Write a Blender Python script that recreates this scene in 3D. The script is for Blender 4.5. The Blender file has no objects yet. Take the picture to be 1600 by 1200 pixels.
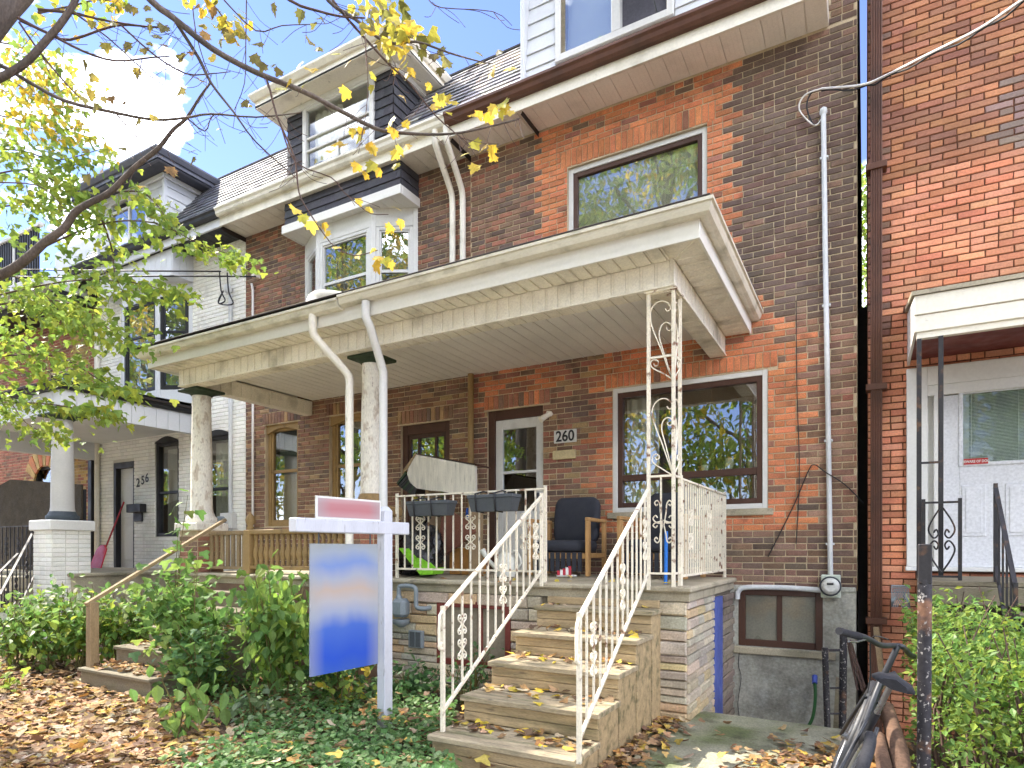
import bpy, math, random
from mathutils import Vector, Matrix
R = random.Random(11)
sc = bpy.context.scene
COL = sc.collection
PI = math.pi

# ------------------------------------------------------------------ camera
TH = math.radians(29.28); FPX = 986.0; CX = 800.0; HY = 858.0; EYE = 1.42
CT, ST = math.cos(TH), math.sin(TH)
cam_d = bpy.data.cameras.new('camera'); cam = bpy.data.objects.new('camera', cam_d)
COL.objects.link(cam); sc.camera = cam
cam.location = (0, 0, EYE); cam.rotation_euler = (PI/2, 0, TH)
cam_d.sensor_width = 36; cam_d.lens = FPX/1600*36
cam_d.shift_y = (HY-600)/1600
cam_d.clip_start = 0.05; cam_d.clip_end = 3000

# ------------------------------------------------------------------ sky, sun, exposure
SUN_EL = math.radians(47); SUN_AZ = Vector((-0.999, -0.01))      # horizontal direction towards the sun
SUN_AZ.normalize()
w = bpy.data.worlds.new('World'); sc.world = w; w.use_nodes = True
nt = w.node_tree; nt.nodes.clear()
def wn(t, **k):
    n = nt.nodes.new(t)
    for a, b in k.items(): setattr(n, a, b)
    return n
sky = wn('ShaderNodeTexSky', sky_type='NISHITA', sun_disc=False, sun_elevation=SUN_EL,
         sun_rotation=math.atan2(SUN_AZ.x, SUN_AZ.y), air_density=1.0, dust_density=0.0, ozone_density=4.0)
tc = wn('ShaderNodeTexCoord'); mp = wn('ShaderNodeMapping'); mp.inputs['Scale'].default_value = (1, 1, 1.9)
mp.inputs['Location'].default_value = (3.25, 4.32, 3.75)
nz = wn('ShaderNodeTexNoise'); nz.inputs['Scale'].default_value = 2.3; nz.inputs['Detail'].default_value = 7
nz.inputs['Roughness'].default_value = 0.55
rp = wn('ShaderNodeValToRGB'); rp.color_ramp.elements[0].position = 0.54; rp.color_ramp.elements[1].position = 0.67
mx = wn('ShaderNodeMix', data_type='RGBA'); mx.inputs['B'].default_value = (66, 66.4, 67.5, 1)
bg = wn('ShaderNodeBackground'); bg.inputs['Strength'].default_value = 0.07
out = wn('ShaderNodeOutputWorld'); L = nt.links.new
L(tc.outputs['Generated'], mp.inputs['Vector']); L(mp.outputs['Vector'], nz.inputs['Vector'])
L(nz.outputs['Fac'], rp.inputs['Fac']); L(rp.outputs['Color'], mx.inputs['Factor'])
hue = wn('ShaderNodeMix', data_type='RGBA', blend_type='MULTIPLY'); hue.inputs['Factor'].default_value = 1; hue.inputs['B'].default_value = (1.0, .88, 1.06, 1)
L(sky.outputs['Color'], hue.inputs['A']); L(hue.outputs['Result'], mx.inputs['A']); L(mx.outputs['Result'], bg.inputs['Color']); L(bg.outputs['Background'], out.inputs['Surface'])
sun_d = bpy.data.lights.new('sun', 'SUN'); sun_d.energy = 2.3; sun_d.angle = math.radians(0.6); sun_d.color = (1.0, 0.93, 0.82)
sun = bpy.data.objects.new('sun', sun_d); COL.objects.link(sun)
sdir = Vector((SUN_AZ.x*math.cos(SUN_EL), SUN_AZ.y*math.cos(SUN_EL), math.sin(SUN_EL)))
sun.rotation_euler = (-sdir).to_track_quat('-Z', 'Y').to_euler(); sun.location = sdir*60
sc.view_settings.view_transform = 'Standard'; sc.view_settings.look = 'None'
sc.view_settings.exposure = 2.34; sc.view_settings.gamma = 1.0
sc.cycles.max_bounces = 7; sc.cycles.transparent_max_bounces = 10
sc.cycles.caustics_reflective = False; sc.cycles.caustics_refractive = False

# ------------------------------------------------------------------ photo pixel -> place
def ray(px, py):
    u = (px-CX)/FPX; v = (HY-py)/FPX
    return Vector((u*CT-ST, u*ST+CT, v))
def atY(px, py, Y):
    d = ray(px, py); t = Y/d.y
    return Vector((d.x*t, Y, EYE+d.z*t))
def atZ(px, py, Z):
    d = ray(px, py); t = (Z-EYE)/d.z
    return Vector((d.x*t, d.y*t, Z))
def atD(px, py, D):
    d = ray(px, py)*D
    return Vector((d.x, d.y, EYE+d.z))
YF = 7.24                                    # the row's brick front
PF = 1.112                                   # porch floor height
def fx(px, Y=YF): return atY(px, 800, Y).x
def fz(px, py, Y=YF): return atY(px, py, Y).z
def pix(p):                                  # place -> photo pixel, forward distance
    x, y, z = p[0], p[1], p[2]-EYE
    f = -x*ST+y*CT
    if f < 0.05: return (-9999, -9999, f)
    return (CX+FPX*(x*CT+y*ST)/f, HY-FPX*z/f, f)

def srgb(r, g, b):
    f = lambda c: (c/255/12.92) if c <= 10 else ((c/255+0.055)/1.055)**2.4
    return (f(r), f(g), f(b))

# ------------------------------------------------------------------ materials
MATS = {}
def mat(name, base=(.5, .5, .5), rough=.6, var=.18, vscale=2.5, fine=.12, fscale=45, bump=.15, bscale=70, metal=0,
        stain=None, stain2=None, tint=False, spec=.4, stretch=None, leaf=0, coat=0, bdist=.004):
    if name in MATS: return MATS[name]
    m = bpy.data.materials.new(name); m.use_nodes = True; t = m.node_tree; t.nodes.clear(); MATS[name] = m
    lk = t.links.new
    o = t.nodes.new('ShaderNodeOutputMaterial'); p = t.nodes.new('ShaderNodeBsdfPrincipled')
    p.inputs['Roughness'].default_value = rough; p.inputs['Metallic'].default_value = metal
    p.inputs['Specular IOR Level'].default_value = spec
    if coat: p.inputs['Coat Weight'].default_value = coat
    geo = t.nodes.new('ShaderNodeNewGeometry'); vec = geo.outputs['Position']
    if stretch:
        mpn = t.nodes.new('ShaderNodeMapping'); mpn.inputs['Scale'].default_value = stretch
        lk(vec, mpn.inputs['Vector']); vec = mpn.outputs['Vector']
    def noise(scale, detail=4, v=None):
        n = t.nodes.new('ShaderNodeTexNoise'); n.inputs['Scale'].default_value = scale; n.inputs['Detail'].default_value = detail
        lk(v if v is not None else vec, n.inputs['Vector']); return n.outputs['Fac']
    def mr(s, a, b, c, d):
        n = t.nodes.new('ShaderNodeMapRange'); lk(s, n.inputs[0])
        for i, x in enumerate((a, b, c, d)): n.inputs[i+1].default_value = x
        return n.outputs[0]
    def math2(op, a, b):
        n = t.nodes.new('ShaderNodeMath'); n.operation = op; lk(a, n.inputs[0])
        if isinstance(b, (int, float)): n.inputs[1].default_value = b
        else: lk(b, n.inputs[1])
        return n.outputs[0]
    if tint:
        oi = t.nodes.new('ShaderNodeObjectInfo'); at = t.nodes.new('ShaderNodeAttribute'); at.attribute_name = 'tint'
        ad = t.nodes.new('ShaderNodeVectorMath'); ad.operation = 'ADD'; lk(oi.outputs['Color'], ad.inputs[0]); lk(at.outputs['Color'], ad.inputs[1])
        col = ad.outputs[0]
    else:
        rgb = t.nodes.new('ShaderNodeRGB'); rgb.outputs[0].default_value = (*base, 1); col = rgb.outputs[0]
    def mixc(col, c2, fac):
        n = t.nodes.new('ShaderNodeMix'); n.data_type = 'RGBA'
        lk(fac, n.inputs['Factor']); lk(col, n.inputs['A'])
        if isinstance(c2, tuple): n.inputs['B'].default_value = (*c2, 1)
        else: lk(c2, n.inputs['B'])
        return n.outputs['Result']
    for st, off in ((stain, 0), (stain2, 17)):
        if st:   # (colour, scale, lo, hi, amount)
            vv = t.nodes.new('ShaderNodeMapping'); vv.inputs['Location'].default_value = (off, off*.7, off*1.3); lk(vec, vv.inputs['Vector'])
            s = mr(noise(st[1], 6, vv.outputs[0]), st[2], st[3], 0, st[4])
            col = mixc(col, st[0], s)
    f = math2('MULTIPLY', mr(noise(vscale, 5), .3, .7, 1-var, 1+var), mr(noise(fscale, 3), .3, .7, 1-fine, 1+fine))
    sc_ = t.nodes.new('ShaderNodeVectorMath'); sc_.operation = 'SCALE'; lk(col, sc_.inputs[0]); lk(f, sc_.inputs['Scale'])
    col = sc_.outputs[0]
    lk(col, p.inputs['Base Color'])
    rr = mr(noise(vscale*3, 3), .3, .7, max(.03, rough-.12), min(1, rough+.12)); lk(rr, p.inputs['Roughness'])
    if bump:
        b = t.nodes.new('ShaderNodeBump'); b.inputs['Strength'].default_value = bump; b.inputs['Distance'].default_value = bdist
        lk(noise(bscale, 5), b.inputs['Height']); lk(b.outputs[0], p.inputs['Normal'])
    if leaf:
        tr = t.nodes.new('ShaderNodeBsdfTranslucent'); ms = t.nodes.new('ShaderNodeMixShader'); ms.inputs[0].default_value = leaf
        lk(col, tr.inputs['Color']); lk(p.outputs[0], ms.inputs[1]); lk(tr.outputs[0], ms.inputs[2]); lk(ms.outputs[0], o.inputs[0])
    else:
        lk(p.outputs[0], o.inputs[0])
    return m

def glass_mat(name, tint=(.93, .96, .95), ior=2.1, rough=0.0):
    if name in MATS: return MATS[name]
    m = bpy.data.materials.new(name); m.use_nodes = True; t = m.node_tree; t.nodes.clear(); MATS[name] = m
    o = t.nodes.new('ShaderNodeOutputMaterial'); fr = t.nodes.new('ShaderNodeFresnel'); fr.inputs[0].default_value = ior
    tr = t.nodes.new('ShaderNodeBsdfTransparent'); tr.inputs[0].default_value = (*tint, 1)
    gl = t.nodes.new('ShaderNodeBsdfGlossy'); gl.inputs['Roughness'].default_value = rough
    ms = t.nodes.new('ShaderNodeMixShader'); lk = t.links.new
    geo = t.nodes.new('ShaderNodeNewGeometry')
    mi = t.nodes.new('ShaderNodeMapRange'); mi.inputs[3].default_value = ior; mi.inputs[4].default_value = 1/ior      # same reflectance on both faces of the pane
    lk(geo.outputs['Backfacing'], mi.inputs[0]); lk(mi.outputs[0], fr.inputs[0]); nzz = t.nodes.new('ShaderNodeTexNoise'); nzz.inputs['Scale'].default_value = 2.2
    lk(geo.outputs['Position'], nzz.inputs['Vector'])
    b = t.nodes.new('ShaderNodeBump'); b.inputs['Strength'].default_value = .12; b.inputs['Distance'].default_value = .01
    lk(nzz.outputs['Fac'], b.inputs['Height']); lk(b.outputs[0], gl.inputs['Normal'])
    lk(fr.outputs[0], ms.inputs[0]); lk(tr.outputs[0], ms.inputs[1]); lk(gl.outputs[0], ms.inputs[2]); lk(ms.outputs[0], o.inputs[0])
    return m

MORTAR = srgb(196, 182, 150)
m_brick = mat('brick', tint=True, rough=.85, var=.14, vscale=4, fine=.28, fscale=90, bump=.5, bscale=120,
              stain=((.03, .022, .018), 7, .55, .75, .5), stain2=((.34, .28, .2), 16, .62, .78, .35))
m_paintbrick = mat('painted_brick', tint=True, rough=.6, var=.12, vscale=2.2, fine=.14, fscale=60, bump=.4, bscale=60,
              stain=((.2, .06, .03), 3.5, .58, .75, .55), stain2=((.30, .2, .15), 25, .68, .78, .4))
m_whitebrick = mat('white_painted_brick', tint=True, rough=.65, var=.08, vscale=1.5, fine=.06, fscale=60, bump=.35, bscale=50, stain=((.35, .33, .28), 2, .6, .8, .5))
m_mortar = mat('mortar', srgb(194, 176, 146), .95, .2, 3, .2, 120, .5, 150, stain=((.16, .13, .09), 2.2, .56, .78, .6))
m_mortar_red = mat('mortar_dark', srgb(96, 62, 44), .95, .3, 4, .25, 120, .5, 150)
m_whitewall = mat('white_wall_joint', srgb(206, 203, 192), .8, .12, 1.5, .1, 60, .3, 60)
m_stone = mat('cladding_stone', tint=True, rough=.85, var=.16, vscale=6, fine=.2, fscale=60, bump=.7, bscale=45, bdist=.01, stain=((.10, .09, .07), 3, .55, .8, .6))
m_concrete = mat('concrete', srgb(170, 160, 138), .9, .2, 2, .15, 80, .4, 90, stain=((.09, .1, .05), 2.2, .5, .75, .6), stain2=((.07, .06, .05), 9, .6, .75, .5))
m_stucco = mat('foundation_stucco', srgb(184, 182, 170), .9, .25, 1.6, .2, 40, .6, 55, bdist=.008, stain=((.17, .165, .14), 1.7, .45, .7, .8), stain2=((.5, .5, .47), 6, .55, .7, .5))
m_slab = mat('mossy_concrete', srgb(150, 148, 128), .9, .22, 1.8, .25, 70, .5, 80, stain=((.11, .14, .045), 1.6, .42, .62, .85), stain2=((.06, .055, .04), 5, .58, .72, .6))
m_wood = mat('stair_wood', srgb(172, 150, 114), .8, .22, 2.2, .2, 30, .4, 40, stretch=(1.2, 9, 9), stain=((.07, .075, .03), 1.3, .52, .7, .7), stain2=((.06, .045, .03), 6, .6, .72, .6))
m_tread = mat('tread_wood', srgb(164, 149, 122), .85, .22, 2.2, .25, 30, .4, 40, stretch=(1.2, 9, 9), stain=((.09, .1, .035), 1.5, .5, .7, .75), stain2=((.05, .04, .03), 5, .58, .7, .6))
m_oldwood = mat('grey_wood', srgb(150, 128, 96), .85, .25, 2, .2, 30, .4, 40, stretch=(6, 6, 1.5), stain=((.08, .07, .045), 2, .5, .72, .6))
m_greywood = mat('grey_board', srgb(128, 118, 98), .85, .2, 2, .2, 30, .4, 40, stretch=(1.5, 6, 6), stain=((.06, .07, .03), 2, .5, .72, .6))
m_cream = mat('cream_metal', srgb(234, 228, 212), .5, .08, 1.2, .05, 40, .05, 30, stain=((.24, .2, .12), 2.6, .56, .78, .55), stain2=((.1, .09, .06), 11, .66, .78, .5))
m_gutter = mat('gutter_metal', srgb(216, 210, 192), .45, .1, 1.2, .06, 40, .06, 30, stain=((.16, .15, .08), 4, .52, .75, .6), stretch=(1, 1, 2.5))
m_fascia = mat('white_fascia', srgb(226, 224, 216), .45, .05, 1, .03, 40, .03, 30, stain=((.35, .32, .24), 3, .62, .8, .4))
m_soffit = mat('beige_soffit', srgb(242, 234, 222), .6, .08, 1.2, .05, 60, .12, 110, stain=((.3, .25, .17), 1.8, .56, .8, .4))
m_vinyl = mat('beam_vinyl', srgb(234, 228, 212), .6, .1, 1.5, .1, 60, .25, 70, stain=((.2, .17, .1), 3.2, .52, .75, .55))
m_white = mat('white_paint', srgb(214, 213, 208), .5, .06, 1.5, .04, 40, .08, 40, stain=((.4, .37, .32), 5, .62, .78, .4))
m_siding = mat('white_siding', srgb(208, 210, 212), .5, .05, 1.5, .03, 40, .05, 40, stain=((.4, .4, .38), 2.5, .6, .8, .4))
m_browntrim = mat('brown_trim', srgb(74, 48, 36), .5, .15, 2, .1, 40, .1, 40)
m_brownmetal = mat('brown_metal', srgb(92, 58, 42), .45, .15, 2, .08, 40, .08, 30, stain=((.05, .03, .02), 3, .5, .75, .6), metal=.1)
m_black = mat('black_paint', srgb(34, 34, 36), .5, .2, 2, .1, 40, .1, 40)
m_iron = mat('cream_iron', srgb(228, 219, 198), .5, .1, 3, .1, 60, .25, 90, stain=((.19, .075, .03), 14, .60, .68, .9), stain2=((.03, .025, .02), 9, .66, .74, .8))
m_blackiron = mat('black_iron', srgb(40, 38, 40), .5, .2, 3, .2, 60, .3, 90, stain=((.12, .06, .03), 12, .58, .7, .8))
m_slate = mat('roof_slate', tint=True, rough=.6, var=.15, vscale=3, fine=.15, fscale=50, bump=.3, bscale=60)
m_shingle = mat('dark_shingle', tint=True, rough=.85, var=.15, vscale=4, fine=.35, fscale=170, bump=.6, bscale=200)
m_asphalt = mat('porch_roofing', srgb(44, 36, 32), .8, .2, 3, .3, 120, .5, 150)
m_tan = mat('tan_paint', srgb(150, 122, 78), .65, .15, 3, .1, 50, .2, 60, stain=((.08, .055, .03), 5, .58, .74, .6))
m_colpaint = mat('peeling_column_paint', srgb(232, 226, 212), .7, .08, 3, .12, 60, .5, 40, stain=((.48, .38, .28), 14, .55, .64, .7), stain2=((.22, .14, .1), 40, .62, .7, .6), stretch=(1, 1, .45))
m_greycol = mat('grey_column_paint', srgb(186, 184, 180), .6, .08, 2, .04, 40, .1, 40)
m_green = mat('dark_green_paint', srgb(46, 62, 44), .7, .2, 4, .1, 40, .3, 40)
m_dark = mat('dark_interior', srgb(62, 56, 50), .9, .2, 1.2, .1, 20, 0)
m_room = mat('room_wall', srgb(118, 106, 92), .9, .2, .8, .1, 20, 0)
m_curtain = mat('curtain', srgb(214, 208, 190), .9, .12, 3, .08, 60, .2, 60)
m_blind = mat('tan_blind', srgb(186, 162, 112), .8, .1, 2, .08, 60, .2, 60)
m_glass = glass_mat('window_glass', ior=3.0)
m_frost = mat('frosted_pane', srgb(120, 118, 104), .35, .35, 1.8, .15, 60, .1, 60, spec=.6, stain=((.3, .2, .09), 2.3, .55, .75, .5))
m_leaf = mat('leaf', tint=True, rough=.5, var=.12, vscale=9, fine=.1, fscale=60, bump=.1, bscale=60, leaf=.5, spec=.35)
m_deadleaf = mat('fallen_leaf', tint=True, rough=.75, var=.15, vscale=9, fine=.15, fscale=80, bump=.2, bscale=80, leaf=.15, spec=.3)
m_bark = mat('bark', srgb(104, 92, 84), .9, .3, 6, .25, 60, .9, 55, bdist=.012, stretch=(1, 1, .35), stain=((.045, .04, .037), 3, .45, .65, .7))
m_twig = mat('twig_bark', srgb(94, 74, 66), .9, .2, 6, .2, 60, .3, 60)
m_stem = mat('green_stem', srgb(104, 96, 56), .8, .2, 6, .2, 60, .2, 60)
m_soil = mat('soil', srgb(84, 66, 50), .95, .35, 1.5, .35, 30, .8, 40, bdist=.02, stain=((.05, .06, .025), 1.2, .5, .7, .5))
m_grey = mat('grey_plastic', srgb(72, 76, 80), .55, .08, 3, .08, 60, .15, 90)
m_meter = mat('grey_meter_paint', srgb(120, 128, 132), .5, .12, 3, .08, 50, .1, 50)
m_bluewood = mat('blue_board', srgb(78, 92, 158), .6, .12, 3, .1, 40, .2, 40)
m_conduit = mat('grey_conduit', srgb(206, 208, 208), .45, .08, 2, .05, 40, .05, 40, stain=((.25, .22, .16), 4, .6, .78, .4))
m_redframe = mat('red_brown_frame', srgb(108, 48, 40), .6, .2, 3, .1, 40, .2, 40)
m_cable = mat('black_cable', srgb(28, 28, 30), .6, .1, 3, .05, 40, 0)
m_whitecable = mat('white_cable', srgb(226, 222, 216), .5, .1, 3, .05, 40, 0)
m_rust = mat('rusty_pipe', srgb(44, 42, 46), .6, .3, 6, .3, 60, .6, 60, stain=((.16, .08, .045), 5, .56, .62, .9), stain2=((.42, .39, .36), 60, .61, .65, .8))

# ------------------------------------------------------------------ mesh building
class MB:
    def __init__(s, xf=None):
        s.v = []; s.f = []; s.mi = []; s.sm = []; s.tn = []; s.xf = xf; s.m = 0; s.tint = None
    def _add(s, vs, fs, smooth=False):
        o = len(s.v)
        if s.xf is not None: vs = [s.xf @ Vector(p) for p in vs]
        s.v.extend([tuple(p) for p in vs])
        for f in fs:
            s.f.append([o+i for i in f]); s.mi.append(s.m); s.sm.append(smooth); s.tn.append(s.tint)
        return s
    def box(s, x0, x1, y0, y1, z0, z1, b=0.0):
        if x0 > x1: x0, x1 = x1, x0
        if y0 > y1: y0, y1 = y1, y0
        if z0 > z1: z0, z1 = z1, z0
        b = min(b, (x1-x0)*.45, (y1-y0)*.45, (z1-z0)*.45)
        if b <= 0:
            vs = [(x, y, z) for x in (x0, x1) for y in (y0, y1) for z in (z0, z1)]
            return s._add(vs, [(0, 1, 3, 2), (4, 6, 7, 5), (0, 4, 5, 1), (2, 3, 7, 6), (0, 2, 6, 4), (1, 5, 7, 3)])
        vs = []; ix = {}
        for i, x in enumerate((x0, x1)):
            for j, y in enumerate((y0, y1)):
                for k, z in enumerate((z0, z1)):
                    a = b if i == 0 else -b; c = b if j == 0 else -b; d = b if k == 0 else -b
                    ix[i, j, k] = len(vs)
                    vs += [(x, y+c, z+d), (x+a, y, z+d), (x+a, y+c, z)]
        g = lambda i, j, k, ax: ix[i, j, k]+ax
        fs = [[g(0, 0, 0, 0), g(0, 0, 1, 0), g(0, 1, 1, 0), g(0, 1, 0, 0)], [g(1, 0, 0, 0), g(1, 1, 0, 0), g(1, 1, 1, 0), g(1, 0, 1, 0)],
              [g(0, 0, 0, 1), g(1, 0, 0, 1), g(1, 0, 1, 1), g(0, 0, 1, 1)], [g(0, 1, 0, 1), g(0, 1, 1, 1), g(1, 1, 1, 1), g(1, 1, 0, 1)],
              [g(0, 0, 0, 2), g(0, 1, 0, 2), g(1, 1, 0, 2), g(1, 0, 0, 2)], [g(0, 0, 1, 2), g(1, 0, 1, 2), g(1, 1, 1, 2), g(0, 1, 1, 2)]]
        for i in (0, 1):
            for j in (0, 1):
                fs.append([g(i, j, 0, 0), g(i, j, 1, 0), g(i, j, 1, 1), g(i, j, 0, 1)])
                fs.append([g(i, 0, j, 0), g(i, 1, j, 0), g(i, 1, j, 2), g(i, 0, j, 2)])
                fs.append([g(0, i, j, 1), g(1, i, j, 1), g(1, i, j, 2), g(0, i, j, 2)])
                for k in (0, 1): fs.append([g(i, j, k, 0), g(i, j, k, 1), g(i, j, k, 2)])
        return s._add(vs, fs)
    def prism(s, poly, vec):
        n = len(poly); vec = Vector(vec); a = [Vector(p) for p in poly]
        vs = a+[p+vec for p in a]
        fs = [list(range(n))[::-1], list(range(n, 2*n))]+[[i, (i+1) % n, n+(i+1) % n, n+i] for i in range(n)]
        return s._add(vs, fs)
    def quad(s, a, b, c, d): return s._add([a, b, c, d], [(0, 1, 2, 3)])
    def tube(s, pts, r, n=8, caps=True, smooth=True, flat=1.0):
        pts = [Vector(p) for p in pts]; k = len(pts)
        rs = r if isinstance(r, (list, tuple)) else [r]*k
        T = []
        for i in range(k):
            d = pts[min(i+1, k-1)]-pts[max(i-1, 0)]
            T.append(d.normalized() if d.length > 1e-9 else Vector((0, 0, 1)))
        up = Vector((0, 0, 1)) if abs(T[0].z) < .95 else Vector((1, 0, 0))
        A = T[0].cross(up).normalized(); vs = []
        for i in range(k):
            A = (A-T[i]*A.dot(T[i])).normalized(); B = T[i].cross(A)
            for j in range(n):
                a = 2*PI*j/n+(PI/4 if n == 4 else 0); vs.append(pts[i]+(A*math.cos(a)+B*math.sin(a)*flat)*rs[i])
        fs = [[i*n+j, i*n+(j+1) % n, (i+1)*n+(j+1) % n, (i+1)*n+j] for i in range(k-1) for j in range(n)]
        s._add(vs, fs, smooth and n > 4)
        if caps:
            s._add(vs[:n], [list(range(n))[::-1]]); s._add(vs[-n:], [list(range(n))])
            
        return s
    def lathe(s, prof, cx, cy, n=20, smooth=True):
        vs = [(cx+r*math.cos(2*PI*j/n), cy+r*math.sin(2*PI*j/n), z) for r, z in prof for j in range(n)]
        fs = [[i*n+j, i*n+(j+1) % n, (i+1)*n+(j+1) % n, (i+1)*n+j] for i in range(len(prof)-1) for j in range(n)]
        s._add(vs, fs, smooth)
        s._add(vs[:n], [list(range(n))[::-1]]); s._add(vs[-n:], [list(range(n))])
        return s
    def leaf(s, shape, pos, yaw, pitch, roll, size, tint):
        vs, fs = shape
        Mx = Matrix.Translation(pos) @ Matrix.Rotation(yaw, 4, 'Z') @ Matrix.Rotation(pitch, 4, 'X') @ Matrix.Rotation(roll, 4, 'Y')
        o = len(s.v)
        for p in vs: s.v.append(tuple(Mx @ (Vector(p)*size)))
        for f in fs:
            s.f.append([o+i for i in f]); s.mi.append(s.m); s.sm.append(False); s.tn.append(tint)
    def mesh(s, name, mats):
        me = bpy.data.meshes.new(name); me.from_pydata(s.v, [], s.f)
        for m in (mats if isinstance(mats, (list, tuple)) else [mats]): me.materials.append(m)
        me.polygons.foreach_set('material_index', s.mi); me.polygons.foreach_set('use_smooth', s.sm)
        if any(t is not None for t in s.tn):
            a = me.attributes.new('tint', 'FLOAT_COLOR', 'FACE')
            fl = []
            for t in s.tn: fl.extend((*(t or (0, 0, 0)), 1.0))
            a.data.foreach_set('color', fl)
        me.update()
        return me
    def build(s, name, mats, parent=None, kind=None):
        o = bpy.data.objects.new(name, s.mesh(name, mats)); COL.objects.link(o)
        if any(t is not None for t in s.tn): o.color = (0, 0, 0, 1)
        adopt(o, parent)
        if kind: o['kind'] = kind
        return o
def adopt(o, parent):
    if parent is not None:
        o.parent = parent
        if parent.type == 'EMPTY': o.matrix_parent_inverse = Matrix.Translation(-parent.location)
def thing(name, label, cat, loc, group=None):
    o = bpy.data.objects.new(name, None); COL.objects.link(o); o.location = loc; o.empty_display_size = .1
    return tag(o, label, cat, group)
def tag(o, label, cat, group=None):
    o['label'] = label; o['category'] = cat
    if group: o['group'] = group
    return o
def inst(name, me, parent, loc, scale=(1, 1, 1), color=None, rot=None):
    o = bpy.data.objects.new(name, me); COL.objects.link(o); o.location = loc; o.scale = scale
    if rot: o.rotation_euler = rot
    if color: o.color = (*color, 1)
    adopt(o, parent)
    return o
def bx(name, m, parent, *a, b=.003): return MB().box(*a, b=b).build(name, m, parent)
def tb(name, m, parent, pts, r, n=8, **k): return MB().tube(pts, r, n, **k).build(name, m, parent)
def jit(c, a=.15, rr=R):
    f = 1+rr.uniform(-a, a); return tuple(max(0.002, x*f*(1+rr.uniform(-a*.3, a*.3))) for x in c)
def lerp(a, b, t): return a+(b-a)*t
def smooth_path(pts, sub=4):
    pts = [Vector(p) for p in pts]; o = []
    for i in range(len(pts)-1):
        p0 = pts[max(i-1, 0)]; p1 = pts[i]; p2 = pts[i+1]; p3 = pts[min(i+2, len(pts)-1)]
        for k in range(sub):
            t = k/sub; o.append(.5*((2*p1)+(-p0+p2)*t+(2*p0-5*p1+4*p2-p3)*t*t+(-p0+3*p1-3*p2+p3)*t**3))
    return o+[pts[-1]]
def text_mesh(txt, size, m, name, parent, loc, bold=.0, rot=(PI/2, 0, 0), width=1.0, depth=.001):
    cu = bpy.data.curves.new('txt', 'FONT'); cu.body = txt; cu.size = size; cu.offset = bold; cu.extrude = depth; cu.align_x = 'CENTER'; cu.align_y = 'CENTER'
    o = bpy.data.objects.new('txt', cu); COL.objects.link(o)
    dg = bpy.context.evaluated_depsgraph_get(); me = bpy.data.meshes.new_from_object(o.evaluated_get(dg))
    bpy.data.objects.remove(o); me.materials.clear(); me.materials.append(m)
    return inst(name, me, parent, loc, (width, 1, 1), rot=rot)

# leaf outlines: two halves folded on the midrib; x across, y along, z up
def fold(half, lift=.12):
    n = len(half); vs = []
    for x, y in half: vs.append((x, y, x*lift-.12*y*y))
    for x, y in half: vs.append((-x, y, x*lift-.12*y*y))
    return vs, [list(range(n)), list(range(n, 2*n))[::-1]]
MAPLE = fold([(0, 0), (.22, .02), (.42, -.02), (.36, .16), (.58, .36), (.40, .40), (.44, .58), (.22, .56), (.16, .78), (0, 1.0)])
MAPLE5 = fold([(0, 0), (.40, .0), (.55, .36), (.26, .45), (.2, .74), (0, 1.0)])
OVAL = fold([(0, 0), (.26, .25), (.30, .5), (.16, .8), (0, 1.0)], .25)
OVALS = ([(0, 0, 0), (.28, .45, .07), (0, 1, -.1), (-.28, .45, .07)], [(0, 1, 2), (0, 2, 3)])
IVY = fold([(0, 0), (.34, .0), (.42, .3), (.3, .62), (0, .9)], .15)
# ------------------------------------------------------------------ masonry
def unit_brick(rr, lx=.203, hz=.058, ch=.005, wob=.0025):
    j = lambda: rr.uniform(-wob, wob)
    b = []; f = []; g = []
    for x, z in ((-.5, -.5), (.5, -.5), (.5, .5), (-.5, .5)):
        ax, az = x*lx+j(), z*hz+j()*.6
        b.append((ax, .014, az)); f.append((ax, -.005, az)); g.append((ax-math.copysign(ch, x), -.0095+j()*.5, az-math.copysign(ch, z)))
    vs = b+f+g
    fs = [(0, 1, 5, 4), (1, 2, 6, 5), (2, 3, 7, 6), (3, 0, 4, 7), (4, 5, 9, 8), (5, 6, 10, 9), (6, 7, 11, 10), (7, 4, 8, 11), (8, 9, 10, 11)]
    return vs, fs
UB = [unit_brick(R) for _ in range(5)]
def unit_meshes(m, units, name):
    o = []
    for vs, fs in units:
        b = MB(); b._add(vs, fs); o.append(b.mesh(name, m))
    return o
def emit_pieces(parent, name, pieces, m, units, ul, uh, n_ind, rest_name, rotz=0, vis=None):
    """pieces: (x, y, z, length, height, colour); the n_ind largest in view become objects, the rest one joined part"""
    def key(p):
        a, b, f = pix(p[:3])
        ok = 4 < a < 1596 and 4 < b < 1196 and (vis is None or vis(a, b, p))
        return (0 if ok else 1, f)
    ps = sorted(pieces, key=key); um = unit_meshes(m, units, name); rest = MB(); cr = math.cos(rotz); sr = math.sin(rotz)
    for i, p in enumerate(ps):
        k = i % len(units)
        if i < n_ind and key(p)[0] == 0:
            inst(name, um[k], parent, p[:3], (p[3]/ul, 1, p[4]/uh), p[5], (0, 0, rotz) if rotz else None)
        else:
            sx, sz = p[3]/ul, p[4]/uh; rest.tint = p[5]
            rest._add([(p[0]+x*sx*cr-y*sr, p[1]+x*sx*sr+y*cr, p[2]+z*sz) for x, y, z in units[k][0]], units[k][1])
    if rest.v: rest.build(rest_name, m, parent, kind='stuff')
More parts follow.
